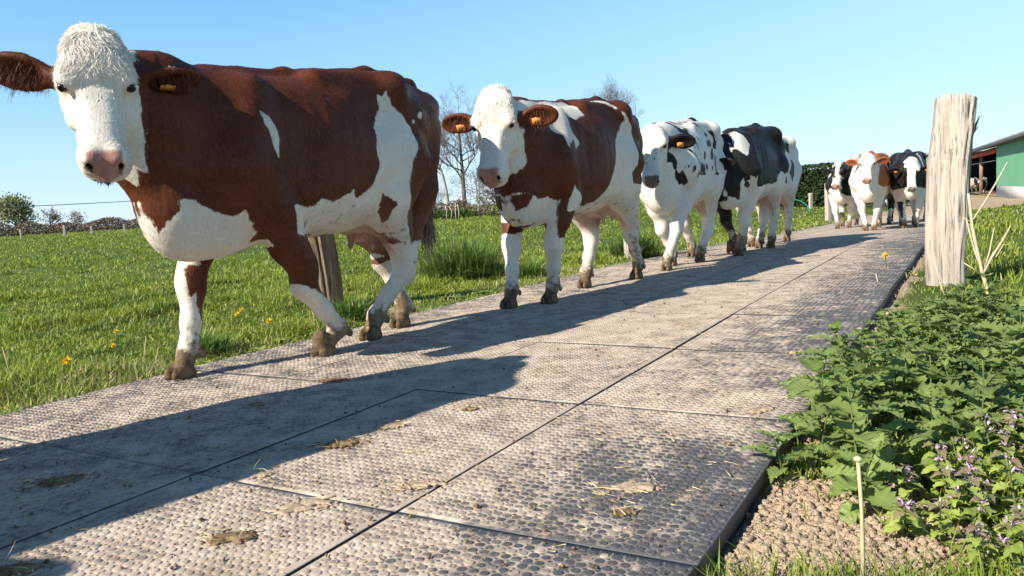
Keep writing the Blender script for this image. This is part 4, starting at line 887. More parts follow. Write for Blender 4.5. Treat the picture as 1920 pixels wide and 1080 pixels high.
def bush(x, y, w_, d_, h, label, mat, n, size, seed, name='bush', group=None, stems=6):
    rs = np.random.default_rng(seed); r = empty(name, (x, y, gz(x, y) - .05)); tag(r, label, 'bush' if name == 'bush' else name.replace('_', ' '), group)
    mb = MB()
    branches(mb, np.zeros(3), np.array([rs.normal(0, .2), rs.normal(0, .2), 1.0]), h * .5, .03 * h, 3, rs, .9, .2)
    mb.build('stems', TWIG, r, True)
    a = rs.uniform(0, 6.28, n); q = np.sqrt(rs.uniform(0, 1, n)); z = rs.uniform(0, 1, n) ** .8; prof = np.sqrt(np.clip(1 - z ** 2.2, 0, 1)) * .95 + .05; bm = .72 + .5 * fbm(np.cos(a) * 2 + x, np.sin(a) * 2 + z * 3, seed)
    P = np.stack([np.cos(a) * q * prof * bm * w_ / 2, np.sin(a) * q * prof * bm * d_ / 2, z * h * (.65 + .6 * fbm(np.cos(a) * q * 2.5 + seed, np.sin(a) * q * 2.5, seed + 3))], -1)
    leafcloud('foliage', P, size, mat, r); return r
bush(-4.7, 50.0, 3.2, 1.4, 1.2, 'brown scrub on the field bank at the foot of the leaning tree', BRUSH, 1400, .07, 51)
bush(-2.9, 48.0, 2.8, 1.4, 1.15, 'brown scrub on the field bank between the bent and the straight bare trees', BRUSH, 1200, .07, 52)
bush(-.6, 47.0, 3.6, 1.6, 1.9, 'twiggy scrub on the field bank behind the chin of the second cow', BRUSH, 1600, .07, 53)
bush(-3.6, 47.2, 8.0, 1.2, .55, 'low dark green bank at the far field edge under the bare trees', BANKG, 2600, .07, 54, 'grassy_bank', stems=1)
STAKE = plain('pale_stake_wood', (.52, .44, .34), .9, .1)
for i, x in enumerate((-3.62, -3.34, -3.06, -2.88)):
    mb = MB(); mb.tube([(0, 0, -.1), (rng.normal(0, .03), 0, .5), (rng.normal(0, .05), 0, rng.uniform(.75, 1.0))], [.03, .03, .026], 6)
    o = mb.build('stake', STAKE); o.location = (x, 46.6, gz(x, 46.6)); tag(o, 'thin pale stake in the row under the bare trees', 'stake', 'row of thin stakes under the bare trees')
# far side of the pasture
bare_tree(-100.5, 162, 7.2, 'large round tree in pale young leaf at the far left field edge', 61, None, .38, .28, 5, limbs=15, spread=.75, leaves=SPRING, nleaf=2600, lsize=.30, bark=BARK, name='leafing_tree')
bare_tree(-94.0, 163, 4.8, 'smaller bare spreading tree right of the large round tree', 62, None, .22, .35, 5, limbs=12, spread=.8, leaves=BRUSH, nleaf=500, lsize=.16, bark=BARK)
bare_tree(-90.5, 166, 4.0, 'smallest bare flat topped tree in the far left row', 63, None, .18, .4, 5, limbs=10, spread=.9, leaves=BRUSH, nleaf=400, lsize=.15, bark=BARK)
for i, (x, y, w_, h, lab) in enumerate([(-112, 160, 12, 4.8, 'brown leafless thicket at the left picture edge of the far hedgerow'), (-103, 158, 11, 4.2, 'brown thicket of the far hedgerow below the large round tree'), (-95.5, 158, 10, 3.6, 'thicket of the far hedgerow right of the large round tree'),
                                       (-88, 158, 10, 2.9, 'low thicket in the middle of the far hedgerow'), (-80, 157, 11, 3.5, 'taller brown thicket of the far hedgerow below the muzzle of the largest cow'), (-72, 157, 11, 2.8, 'low thicket of the far hedgerow just left of the chest of the largest cow'),
                                       (-63, 156, 12, 2.4, 'last low thicket of the far hedgerow, behind the chest of the largest cow'), (-52, 156, 14, 2.2, 'low thicket of the far hedgerow seen below the belly of the largest cow'), (-38, 150, 18, 2.0, 'long low thicket of the far hedgerow behind the largest cow')]):
    bush(x, y, w_ * 1.15, 4, h * .72, lab, BRUSH, 2600, .20, 70 + i, 'bush', 'bushes of the far hedgerow')
# the clipped hedge
def hedge(x0, y0, x1, y1, d_, h, n, label):
    L = math.hypot(x1 - x0, y1 - y0); az = math.atan2(y1 - y0, x1 - x0); r = empty('hedge', (x0, y0, gz((x0 + x1) / 2, (y0 + y1) / 2) - .1), az); tag(r, label, 'hedge')
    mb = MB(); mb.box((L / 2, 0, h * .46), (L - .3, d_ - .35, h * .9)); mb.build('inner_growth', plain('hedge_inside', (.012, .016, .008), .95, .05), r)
    x = rng.uniform(0, L, n); face = rng.uniform(0, 1, n); z = rng.uniform(0, h, n); y = np.where(face < .68, -d_ / 2, rng.uniform(-d_ / 2, d_ / 2, n)); z = np.where(face < .68, z, h); y = np.where(face > .93, d_ / 2, y); z = np.where(face > .93, rng.uniform(0, h, n), z)
    bmp = (fbm(x * 1.3, z * 1.3, 81) - .45) * .30; y = y - np.sign(-y + 1e-6) * 0 - np.where(y < 0, bmp, -bmp) * (face < .68) + rng.normal(0, .05, n); z = z + (fbm(x * .9, y, 82) - .45) * .22 * (face >= .68) + rng.normal(0, .04, n)
    leafcloud('leaves', np.stack([x, y, z], -1), .075, HEDGE, r)
hedge(8.2, 45.5, 23.5, 45.0, 1.6, 2.35, 26000, 'long dark green clipped hedge behind the cows')
mb = MB(); a = np.linspace(0, math.pi * .5, 16); mb.tube([(12.0, 35.2, .62 + gz(12, 35))] + [(12.55 + .95 * math.sin(q), 35.2, gz(12.9, 35.2) + .66 * (1 if q < .01 else math.cos(q)) + .02) for q in a], .028, 7)
tag(mb.build('hose_arch', plain('green_hose_plastic', (.05, .30, .24), .5, .4), None, True), 'green plastic hose arching to the ground before the hedge', 'hose')

# ------------------------------------------------------------------ barn and shed
GREEN = plain('green_profiled_sheet', (.125, .33, .18), .5, .4, .08, .6); CONC = plain('whitewashed_concrete', (.68, .63, .57), .9, .1, .12, 1.2); RED = plain('red_painted_beam', (.52, .085, .06), .5, .35, .15, 2)
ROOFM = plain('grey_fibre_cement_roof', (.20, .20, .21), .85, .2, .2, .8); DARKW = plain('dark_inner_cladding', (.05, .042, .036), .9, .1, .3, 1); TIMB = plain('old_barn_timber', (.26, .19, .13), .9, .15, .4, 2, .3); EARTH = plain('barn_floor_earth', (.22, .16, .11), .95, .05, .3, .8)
def barn():
    A0 = R(25.6); fu = np.array([math.sin(A0), math.cos(A0)]); r = empty('barn', (36.0, 58.0, float(base_z(36., 58.)) - .12), math.atan2(fu[1], fu[0])); tag(r, 'green clad cattle barn with an open front and a red eaves beam', 'barn')
    # local x runs away along the front, local y back into the building is negative
    def corr(x0, x1, z0, z1, y, nm, mat, par=None):
        n = int((x1 - x0) / .07); x = np.linspace(x0, x1, n); ph = (np.arange(n) % 4); d = np.where((ph == 1) | (ph == 2), .035, 0)
        V = np.concatenate([np.stack([x, y + d, np.full(n, z0)], -1), np.stack([x, y + d, np.full(n, z1)], -1)]); i = np.arange(n - 1)
        return link(nm, np_mesh(nm, V, np.stack([i, i + 1, n + i + 1, n + i], -1)), mat, par or r, False)
    corr(-26, -1.0, .92, 3.75, .10, 'cladding', GREEN)
    mb = MB(); mb.box((-13.5, -.02, .42), (25, .26, 1.04)); mb.build('plinth_wall', CONC, r)
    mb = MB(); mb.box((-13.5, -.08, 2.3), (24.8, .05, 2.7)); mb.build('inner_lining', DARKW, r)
    mb = MB(); mb.box((18, .02, 3.48), (36.2, .22, .40)); mb.build('eaves_beam', RED, r)
    for x in (0.05, 12, 24, 36):
        mb = MB(); mb.box((x, -.16, 1.7), (.26, .26, 3.6)); mb.build('post', TIMB, r)
    mb = MB(); mb.box((30, -.3, 1.2), (11, .1, 2.4)); mb.build('gate_boards', TIMB, r)
    mb = MB(); mb.tube([(0, -.1, 2.75), (36, -.1, 2.75)], .05, 6); mb.build('rail', STEEL, r)
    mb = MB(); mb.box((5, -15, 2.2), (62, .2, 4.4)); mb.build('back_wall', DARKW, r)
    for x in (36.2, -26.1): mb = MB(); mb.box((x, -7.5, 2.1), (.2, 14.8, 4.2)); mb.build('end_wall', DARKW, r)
    c, s_ = math.cos(.20), math.sin(.20); mb = MB(); mb.box((5.0, -7.3, 3.93 + 7.9 * s_), (63, 16.4, .14), np.array([[1, 0, 0], [0, c, -s_], [0, s_, c]]).tolist()); mb.build('roof', ROOFM, r)
    mb = MB(); mb.tube([(-26.4, .68, 3.74), (36.5, .68, 3.74)], .08, 8); mb.build('gutter', plain('dark_gutter', (.07, .07, .075), .5, .4), r)
    mb = MB(); mb.box((12, -7.5, .02), (48, 14.6, .06)); mb.build('floor', EARTH, r)
    l = empty('yard_lamp', (0, 0, 0)); l.parent = r
    mb = MB(); mb.tube([(17.6, .55, 3.8), (17.6, .62, 4.45)], .04, 6); mb.build('bracket', STEEL, l)
    mb = MB(); mb.tube([(18.1, .45, 4.5), (17.8, .6, 4.47), (17.4, .85, 4.41)], [.22, .34, .42], 14); mb.build('lamp_housing', plain('black_lamp_housing', (.03, .03, .032), .5, .4), l, True)
    mb = MB(); mb.tube([(17.39, .86, 4.41), (17.36, .88, 4.405)], [.38, .38], 14); mb.build('lamp_glass', plain('lamp_glass', (.45, .45, .46), .15, .6), l)
    return r
barn()
r = empty('shed', (61, 112, float(base_z(61., 112.)) - .3), .5); tag(r, 'pale green distant shed showing between the blazed cow and the tall post', 'shed')
mb = MB(); mb.box((0, 0, 2.6), (16, 9, 5.2)); mb.build('wall', GREEN, r); mb = MB(); mb.box((0, 0, 5.4), (16.8, 10, .3)); mb.build('roof', ROOFM, r)
def side(V, left=True): return (V[:, 1] > -.02) if left else (V[:, 1] < .0)
def paint(T, V, polys, only=None, skip=(), mirror=False):
    XZ = V[:, [0, 2]]
    for k, (dark, L) in polys.items():
        if (only and k not in only) or k in skip: continue
        sd = poly_sd(XZ, L); m = side(V, dark != 2)
        if mirror: m = ~m
        sd = np.where(m, sd, -.1)
        T = np.maximum(T, sd) if dark else np.minimum(T, -sd)
    return T
def face(T, H, a0, white=True, half=9.0):
    """a white face: everything ahead of the ears on the skull, or a blaze of a given half width"""
    r = np.hypot(H[:, 1], H[:, 2] * .9)
    sd = np.minimum(np.minimum(H[:, 0] - a0 + .9 * np.minimum(H[:, 2] + .06, 0), np.minimum(.163 - np.abs(H[:, 1]), .235 + H[:, 2])), half - np.abs(H[:, 1]))
    sd = np.where((H[:, 0] < .8), sd, -.1)
    return np.minimum(T, -sd) if white else np.maximum(T, sd)
def ears_on(T, ear, dark=True): return np.where(ear > -.004, np.maximum(T, ear * .8 + .004) if dark else np.minimum(T, -ear), T)
def noisy(V, s, thr, sc=2.0): return (fbm(V[:, 0] * sc + s, V[:, 2] * sc + V[:, 1] * 1.3 + s, int(s), 3) - thr) * .35

def tone1(V, H, ear):
    T = np.full(len(V), .2); L = V[:, 1] > 0
    T = paint(T, V, P1, skip=('rfd', 'wither', 'thigh', 'dot1', 'dot2', 's1', 's2', 'lf'))
    T = paint(T, V, P1, only=('belly', 'brisket', 'strip'), mirror=True)
    hind = V[:, 0] < -.1; x, z = V[:, 0], V[:, 2]
    T = np.minimum(T, np.where(hind & L, z - .52, 1))                                         # near hind shank
    T = paint(T, V, P1, only=('thigh', 'dot1', 's1', 's2'))
    T = np.minimum(T, np.where(hind & ~L, z - .46 + .3 * (x + .8), 1))
    T = np.minimum(T, np.where(~hind & L & (x < .62), z - .40 - .45 * (x - .40), 1))           # near foreleg below the knee
    T = np.where(~hind & ~L & (z < .60) & (x > .45), -.1, T)                                   # far foreleg
    T = paint(T, V, P1, only=('rfd',))
    T = np.maximum(T, np.where(~hind & ~L & (z < .62) & (x > .45), np.minimum(.735 - x - .15 * (.55 - z) - .07, z - .14) , -1))
    T = paint(T, V, P1, only=('wither',)); T = paint(T, V, P1, only=('wither',), mirror=True)
    T = np.minimum(T, np.where((z < .72) & (z > .57) & (np.abs(V[:, 1]) < .2) & (x > .1) & (x < .95), .04 - .02 * np.sin(x * 20) - (.66 - z), 1) * 1)
    T = np.where((x < -.88) & (z < 1.05), -.1, T)                                              # pale tail
    T = face(T, H, -.06)
    sd = np.minimum(np.minimum(H[:, 0] - .12, .12 - np.abs(H[:, 1])), H[:, 2] + .30); T = np.minimum(T, -np.where(H[:, 2] < -.1, sd, -.1))
    return ears_on(T, ear)
def tone2(V, H, ear):
    T = np.full(len(V), .2); x, z, y = V[:, 0], V[:, 2], V[:, 1]
    T = paint(T, V, P2); T = paint(T, V, P2, only=('neck', 'chest', 'hip'), mirror=True)
    T = np.where((z < .45), -.1, T)
    T = np.where((x < -.05) & (z < .80) & (x > -.78), -.1, T)
    T = np.minimum(T, np.where((y < 0) & (x > .5), z - .50, 1))
    T = np.maximum(T, np.where((y < -.10) & (x < -.5) & (z > .25) & (z < .60), -.62 - x, -1))
    T = face(T, H, -.06)
    return ears_on(T, ear)
def tone3(V, H, ear):
    T = np.full(len(V), -.2)
    T = paint(T, V, P3, skip=('n1', 'n2')); r = np.hypot(V[:, 1], V[:, 2] - .9)
    T = np.maximum(T, np.minimum(poly_sd(V[:, [0, 2]], P3['n1'][1]), np.where(V[:, 1] > -.02, .1, -.1)))
    T = np.maximum(T, np.where(V[:, 1] < 0, noisy(V, 5, .64, 3.5), -1)); T = np.maximum(T, np.where((V[:, 0] < .75) & (V[:, 0] > -.8) & (V[:, 2] > .88), (fbm(V[:, 0] * 13 + V[:, 1] * 9, V[:, 2] * 6.5 + V[:, 1] * 4, 77, 2) - .535 + .16 * (1.25 - V[:, 2]).clip(0)) * .12, -1))
    eye = .055 - np.linalg.norm((H - np.array([.22, -.13, .03])) / np.array([1, .8, 1]), axis=1); T = np.maximum(T, eye)
    for a, b in ((.30, .05), (.40, -.05), (.36, .03), (.44, .02)): T = np.maximum(T, .007 - np.hypot(H[:, 0] - a, H[:, 1] - b) - np.where(H[:, 2] < 0, 1, 0))
    return ears_on(T, ear)
def tone4(V, H, ear):
    T = np.full(len(V), .2); x, y, z = V.T
    T = paint(T, V, P4, skip=('f',)); T = paint(T, V, P4, only=('a', 'b'), mirror=True)
    T = np.where((x < 0) & (z < .72) & (x > -.8), -.1, T)
    T = np.minimum(T, np.where((x > .2) & (z < .62), .02 - (x - .40) * (y > -.03) + (z - .35) * .2, 1))
    return ears_on(face(T, H, .0, True, .07), ear)
def tone5(V, H, ear):
    T = noisy(V, 11, .56, 2.5); T = np.where(V[:, 2] < .75, -.1, T); T = np.maximum(T, np.where(V[:, 0] < .3, paint(np.full(len(V), -.2), V, P5), -1))
    return ears_on(face(T, H, .05, True, .09), ear)
def tone6(V, H, ear):
    x, y, z = V.T; T = np.full(len(V), -.2)
    T = np.maximum(T, .16 - np.hypot((y - .27) * 1.2, (z - 1.02) * .75) - np.where((x > .2) & (x < .9), 0, 1))
    T = np.maximum(T, np.where(x < .75, .28 - np.hypot((y - .14), (z - 1.47) * 1.4), -1)); T = np.maximum(T, np.where((x < .2), noisy(V, 3, .5, 2.5), -1))
    T = np.maximum(T, .05 - np.hypot(H[:, 1] + .15, (H[:, 2] + .13)) - np.where((H[:, 0] > .1) & (H[:, 0] < .5), 0, 1))
    return ears_on(T, ear)
def tone7(V, H, ear):
    T = noisy(V, 21, .56, 2.2); T = np.where(V[:, 2] < .7, -.1, T); return ears_on(np.where((H[:, 0] > 0) & (H[:, 0] < .3) & (np.abs(H[:, 1]) > .05), .1, T), ear)
def tone8(V, H, ear):
    x, y, z = V.T; T = np.full(len(V), .2)
    T = np.minimum(T, z - .80 + .25 * np.abs(y)); T = np.where((z < .78) & (x < .3), -.1, T)
    T = np.minimum(T, np.where((z > 1.0) & (x > -.3), .02 - noisy(V, 9, .52, 3.2) * 1.2 - .35 * np.clip(np.abs(y) - .24, 0, 1), 1))
    T = np.minimum(T, np.where((z > 1.1) & (x > .1), np.abs(y - .17 - (1.3 - z) * .3) - .014, 1))
    T = np.where((z < .52) & (z > .2) & (x > .3) & (y < 0), .02 - (y + .16) * .6, T)
    return ears_on(face(T, H, .03, True, .078), ear)
def tone9(V, H, ear):
    T = noisy(V, 31, .42, 2.0); T = np.where(V[:, 2] < .6, -.1, T); T = np.where((H[:, 0] > -.05) & (H[:, 0] < .42), .1, T); return ears_on(T, ear)
def tone10(V, H, ear):
    T = noisy(V, 41, .5, 2.4); T = np.where(V[:, 2] < .6, -.1, T); return ears_on(face(T, H, .05, True, .06), ear)

HERD = 'dairy cows walking in file along the mats'
WALK = {'RF': (.70, -.1, 0), 'LF': (.5, .1, 0), 'RH': (-.3, -.12, 0), 'LH': (-.75, .12, 0)}
def herd():
    cow('largest brown and white cow, nearest the viewer, black dirt hanging under its chin', (-1.0, 4.15), 212, BROWN,
        {'RF': (.78, -.146, 0), 'LF': (.16, .145, 0, 35), 'LH': (-.27, .07, 0), 'RH': (-.67, -.05, 0)},
        (1.13, .015, 1.405), 57, 64, tone1, vox=.0085, hair=420, tuft=9000, hsc=.895, coathair=90000, ears=[(1, .10, -.05, -.75), (-1, .30, -.1, 0)], tags=[(1, None)], group=HERD)
    cow('brown and white cow with white withers and two orange ear tags, second in the file', (.52, 6.04), 212, BROWN,
        {'RF': (.88, -.09, 0), 'LF': (.63, .09, 0), 'RH': (-.28, -.09, 0), 'LH': (-.90, .1, 0)},
        (1.02, .0, 1.375), 14, 64, tone2, vox=.010, hair=120, tuft=4500, hsc=.95, slim=.94, coathair=45000, ears=[(1, .02, .0, 0), (-1, .02, .0, 0)], tags=[(1, '12'), (-1, '22')], group=HERD)
    cow('white cow speckled with small black spots on its flank, third in the file', (1.81, 8.13), 207, BLACK,
        {'RF': (.28, -.06, 0), 'LF': (.80, .03, 0), 'RH': (-.75, -.12, 0.0), 'LH': (-.12, .13, 0)},
        (1.02, .0, 1.32), 13, 66, tone3, vox=.012, slim=.86, coathair=26000, tags=[(1, None)], ears=[(1, .0, -.2, 0), (-1, .0, -.2, 0)], muz=(.3, .75), group=HERD)
    cow('mostly black cow with white belly, its head hidden behind the speckled cow', (2.79, 9.18), 212, BLACK,
        {'RF': (.25, -.12, .06, 55), 'LF': (.46, .02, 0), 'RH': (-.20, -.13, 0), 'LH': (-.62, .11, 0)},
        (.98, -.20, 1.13), -22, 64, tone4, vox=.015, slim=.88, coathair=14000, group=HERD)
    cow('white cow with black rump streaks, half hidden behind the mostly black cow', (3.48, 10.62), 212, BLACK,
        {'RF': (.33, -.12, 0), 'LF': (.8, .1, 0), 'RH': (-.2, -.13, 0), 'LH': (-.65, .12, 0)},
        (1.02, -.12, 1.12), -20, 62, tone5, vox=.018, slim=.88, group=HERD)
    cow('cream cow with tan back and white face walking straight towards the viewer', (7.0, 15.2), 207, TAN,
        {'RF': (.78, -.05, 0), 'LF': (.66, .08, 0), 'RH': (-.3, -.12, 0), 'LH': (-.75, .12, 0)},
        (1.05, .0, 1.40), 0, 62, tone6, vox=.018, group=HERD)
    cow('white cow with black patches half hidden on the hedge side of the cream cow', (7.52, 17.5), 210, BLACK,
        {'RF': (.7, -.1, 0), 'LF': (.4, .1, 0), 'RH': (-.3, -.12, 0), 'LH': (-.75, .12, 0)},
        (1.05, .0, 1.36), -8, 55, tone7, vox=.02, group=HERD)
    cow('black cow with a white blaze and white shoulder streaks beside the tall pale post', (7.85, 15.4), 205, BLACK,
        WALK, (1.05, .0, 1.22), 0, 66, tone8, vox=.018, muz=(.3, .7), tags=[(1, None), (-1, None)], ears=[(1, .05, -.1, -.3), (-1, .05, -.1, -.3)], group=HERD)
    cow('dark headed cow with lowered head, peeping between the cream cow and the blazed cow', (9.0, 18.8), 207, BLACK,
        WALK, (1.0, .0, .95), 0, 66, tone9, vox=.022, group=HERD)
    cow('last cow of the file, just showing beside the tall pale post', (10.4, 19.8), 210, BLACK,
        WALK, (1.05, .0, 1.2), 0, 66, tone10, vox=.022, group=HERD)
    cow('brown and white cow leading the file, only its shadow in the picture', (-2.29, 1.64), 212, BROWN,
        WALK, (1.05, .0, 1.34), -8, 55, tone2, vox=.018, sc=1.02, group=HERD)
    cow('patchy cow in the barn doorway, nearer the tall pale post', (41.4, 70.6), 250, BLACK, WALK, (1.05, .1, 1.2), 20, 60, tone10, vox=.035, detail=False, group='cows in the barn doorway')
    cow('black backed cow standing in the barn doorway, nearer the green cladding', (42.2, 70.0), 215, BLACK, WALK, (1.05, 0, 1.1), 0, 60, tone9, vox=.035, detail=False, group='cows in the barn doorway')
herd()
# ------------------------------------------------------------------ the weedy bank at the near right
def vm(name, a, b, tr=.3, rough=.5):
    m = Mat(name, rough, .35); r_ = m.attr('rnd'); t = m.attr('tip'); n = m.noise(45, 3, .6)
    c = m.mix(m.math('ADD', m.math('MULTIPLY', r_, .7), m.math('MULTIPLY', n, .3)), a, b); c = m.mix(m.math('MULTIPLY', t, .35), c, tuple(x * 1.5 for x in b)); m.col(c); m.bump(n, .25, .004); return m.translucent(c, tr).m
NETTLE = vm('nettle_leaves', (.085, .155, .034), (.30, .385, .115), .38); DEADN = vm('dead_nettle_leaves', (.20, .29, .05), (.40, .47, .11)); STEMG = vm('green_stem', (.07, .12, .03), (.16, .19, .06), .1)
PETAL = vm('mauve_petals', (.60, .38, .56), (.80, .60, .74), .35); BRACT = vm('purplish_top_leaves', (.20, .23, .08), (.30, .20, .14))
class LB:
    """leaf builder: serrated, creased, drooping leaves in one mesh"""
    def __init__(s): s.V = []; s.T = []; s.R = []; s.P = []; s.n = 0
    def leaf(s, base, d, up, L, W, teeth=9, serr=.22, droop=.6, fold=.28, shape=1.0, rs=None):
        d = d / np.linalg.norm(d); sd = np.cross(d, up); sd /= np.linalg.norm(sd) + 1e-9; up = np.cross(sd, d); k = teeth * 2 + 1; t = np.linspace(0, 1, k)
        w_ = W / 2 * (np.sin(np.pi * np.clip(t, 0, 1) ** (.62 * shape)) ** .85) * (1 - serr * (np.arange(k) % 2 == 0)); w_[0] = W * .06; w_[-1] = 0
        c = base + d * (t * L)[:, None] + up * (-(droop * L) * t ** 2)[:, None]; und = (rs or rng).normal(0, .05 * W, (2, k))
        fw = np.where(np.arange(k) % 2 == 1, .06 * L, 0)
        l = c + sd * w_[:, None] + up * (w_ * fold + und[0])[:, None] + d * fw[:, None]; r_ = c - sd * w_[:, None] + up * (w_ * fold + und[1])[:, None] + d * fw[:, None]
        b = s.n; i = np.arange(k - 1)
        s.V += [c, l, r_]; s.T.append(np.concatenate([np.stack([b + i, b + i + 1, b + k + i], -1), np.stack([b + i + 1, b + k + i + 1, b + k + i], -1), np.stack([b + i, b + 2 * k + i, b + i + 1], -1), np.stack([b + i + 1, b + 2 * k + i, b + 2 * k + i + 1], -1)]))
        v = rng.uniform(); s.R.append(np.full(3 * k, v)); s.P.append(np.concatenate([np.full(k, .45), np.zeros(k), np.zeros(k)])); s.n += 3 * k
    def build(s, name, mat, parent): return link(name, np_mesh(name, np.vstack(s.V), np.vstack(s.T), {'rnd': np.concatenate(s.R), 'tip': np.concatenate(s.P)}), mat, parent)
def copy_tree(o, parent=None):
    c = o.copy(); COL.objects.link(c); c.parent = parent
    for ch in list(o.children): copy_tree(ch, c)
    return c
def tubes_attr(mb, name, mat, parent):
    o = mb.build(name, mat, parent, True); n = len(o.data.vertices)
    at = o.data.attributes.new('rnd', 'FLOAT', 'POINT'); at.data.foreach_set('value', np.full(n, rng.uniform(), np.float32)); return o
def nettle_proto(h, pairs, L0, seed):
    rs = np.random.default_rng(seed); r = empty('nettle'); tag(r, 'young nettle with toothed dark green leaves in the dense verge patch', 'nettle', 'nettles of the dense verge patch')
    lean = rs.normal(0, .10, 2); st = lambda t: np.array([lean[0] * t * t * h * 2, lean[1] * t * t * h * 2, t * h])
    mb = MB(); mb.tube([st(t) for t in np.linspace(-.05, 1, 8)], np.linspace(.0032, .0016, 8), 5); tubes_attr(mb, 'stem', STEMG, r); lb = LB(); a0 = rs.uniform(0, 3)
    for i in range(pairs):
        t = .25 + .72 * i / (pairs - 1); a = a0 + i * 1.57 + rs.normal(0, .15); sz = L0 * (1.0 - .55 * max(0, t - .55) / .45) * rs.uniform(.85, 1.15)
        for q in (0, math.pi):
            az = a + q; d = np.array([math.cos(az), math.sin(az), .55 + .8 * (t - .5)]); b = st(t) + np.array([math.cos(az), math.sin(az), .5]) * .012
            lb.leaf(b, d, np.array([0, 0, 1.0]), sz * 1.25, sz * .86, 9, .26, rs.uniform(.3, .7), .22, 1.0, rs)
    for q in range(5): az = rs.uniform(0, 6.28); lb.leaf(st(1), np.array([math.cos(az), math.sin(az), 1.1]), np.array([0, 0, 1.0]), L0 * .42, L0 * .24, 6, .25, .35, .4, 1.0, rs)
    lb.build('leaves', NETTLE, r); return r
def dead_proto(h, seed):
    rs = np.random.default_rng(seed); r = empty('red_dead_nettle'); tag(r, 'pale green dead nettle with mauve flowers below the nettle patch', 'dead nettle', 'flowering dead nettles of the verge')
    lean = rs.normal(0, .2, 2); st = lambda t: np.array([lean[0] * t * h, lean[1] * t * h, t * h])
    mb = MB(); mb.tube([st(t) for t in np.linspace(-.05, 1, 6)], .0022, 5); tubes_attr(mb, 'stem', STEMG, r); lb = LB(); lt = LB(); fl = LB()
    for i, t in enumerate((.18, .38, .62, .74, .84, .92, 1.0)):
        top = t > .6; sz = (.042 if not top else .036 - .014 * (t - .6) / .4); a = i * 1.57 + rs.normal(0, .2)
        for q in (0, math.pi):
            az = a + q; d = np.array([math.cos(az), math.sin(az), .35 if not top else .1]); (lt if t > .9 else lb).leaf(st(t) + d * .006, d, np.array([0, 0, 1.0]), sz, sz * .85, 5, .16, .5, .2, .72, rs)
        if t > .66:
            for q in range(rs.integers(0, 6)): az = rs.uniform(0, 6.28); d = np.array([math.cos(az), math.sin(az), 1.0]); b = st(t) + d * .004; fl.leaf(b, d, np.array([-d[0], -d[1], 1.0]), .015, .0055, 2, 0, -.2, .5, .6, rs); fl.leaf(b + d * .006, np.array([d[0], d[1], .3]), np.array([0, 0, 1.0]), .009, .008, 2, 0, .5, .1, .7, rs)
    lb.build('leaves', DEADN, r); lt.build('top_leaves', BRACT, r); fl.build('flowers', PETAL, r); return r
def in_poly(x, y, P): return poly_sd(np.array([[x, y]]), P)[0] > 0
def scatter(protos, P, n, dmin, zoff, smin, smax, sd):
    rs = np.random.default_rng(sd); P = np.array(P); lo, hi = P.min(0), P.max(0); out = []; first = set()
    for _ in range(n * 40):
        if len(out) >= n: break
        x, y = rs.uniform(lo, hi)
        if not in_poly(x, y, P) or any((x - a) ** 2 + (y - b) ** 2 < dmin * dmin for a, b in out): continue
        k = rs.integers(len(protos)); out.append((x, y)); o = protos[k] if k not in first else copy_tree(protos[k]); first.add(k)
        o.location = (x, y, gz(x, y) + zoff); o.rotation_euler = (rs.normal(0, .10), rs.normal(0, .10), rs.uniform(0, 6.28)); o.scale = (rs.uniform(smin, smax),) * 3
    for k, p in enumerate(protos):
        if k not in first:
            for c in list(p.children): D.objects.remove(c)
            D.objects.remove(p)
NET = [(.66, 1.99), (.60, 1.80), (.80, 1.70), (1.00, 1.78), (1.30, 2.02), (1.9, 2.2), (2.6, 3.2), (2.30, 3.75), (1.85, 3.75), (1.35, 3.05), (1.02, 2.52)]
scatter([nettle_proto(.17, 5, .075, 1), nettle_proto(.21, 6, .085, 2), nettle_proto(.15, 5, .065, 3), nettle_proto(.24, 6, .080, 4), nettle_proto(.19, 5, .095, 5), nettle_proto(.13, 4, .06, 6)], NET, 150, .064, -.01, .75, 1.25, 4)
DEAD = [(.80, 1.62), (1.0, 1.80), (1.5, 2.15), (1.9, 2.3), (1.5, 1.55), (1.0, 1.24), (.80, 1.26), (.86, 1.45)]
scatter([dead_proto(.12, 11), dead_proto(.15, 12), dead_proto(.10, 13), dead_proto(.135, 14)], DEAD, 120, .040, -.008, .8, 1.25, 9)
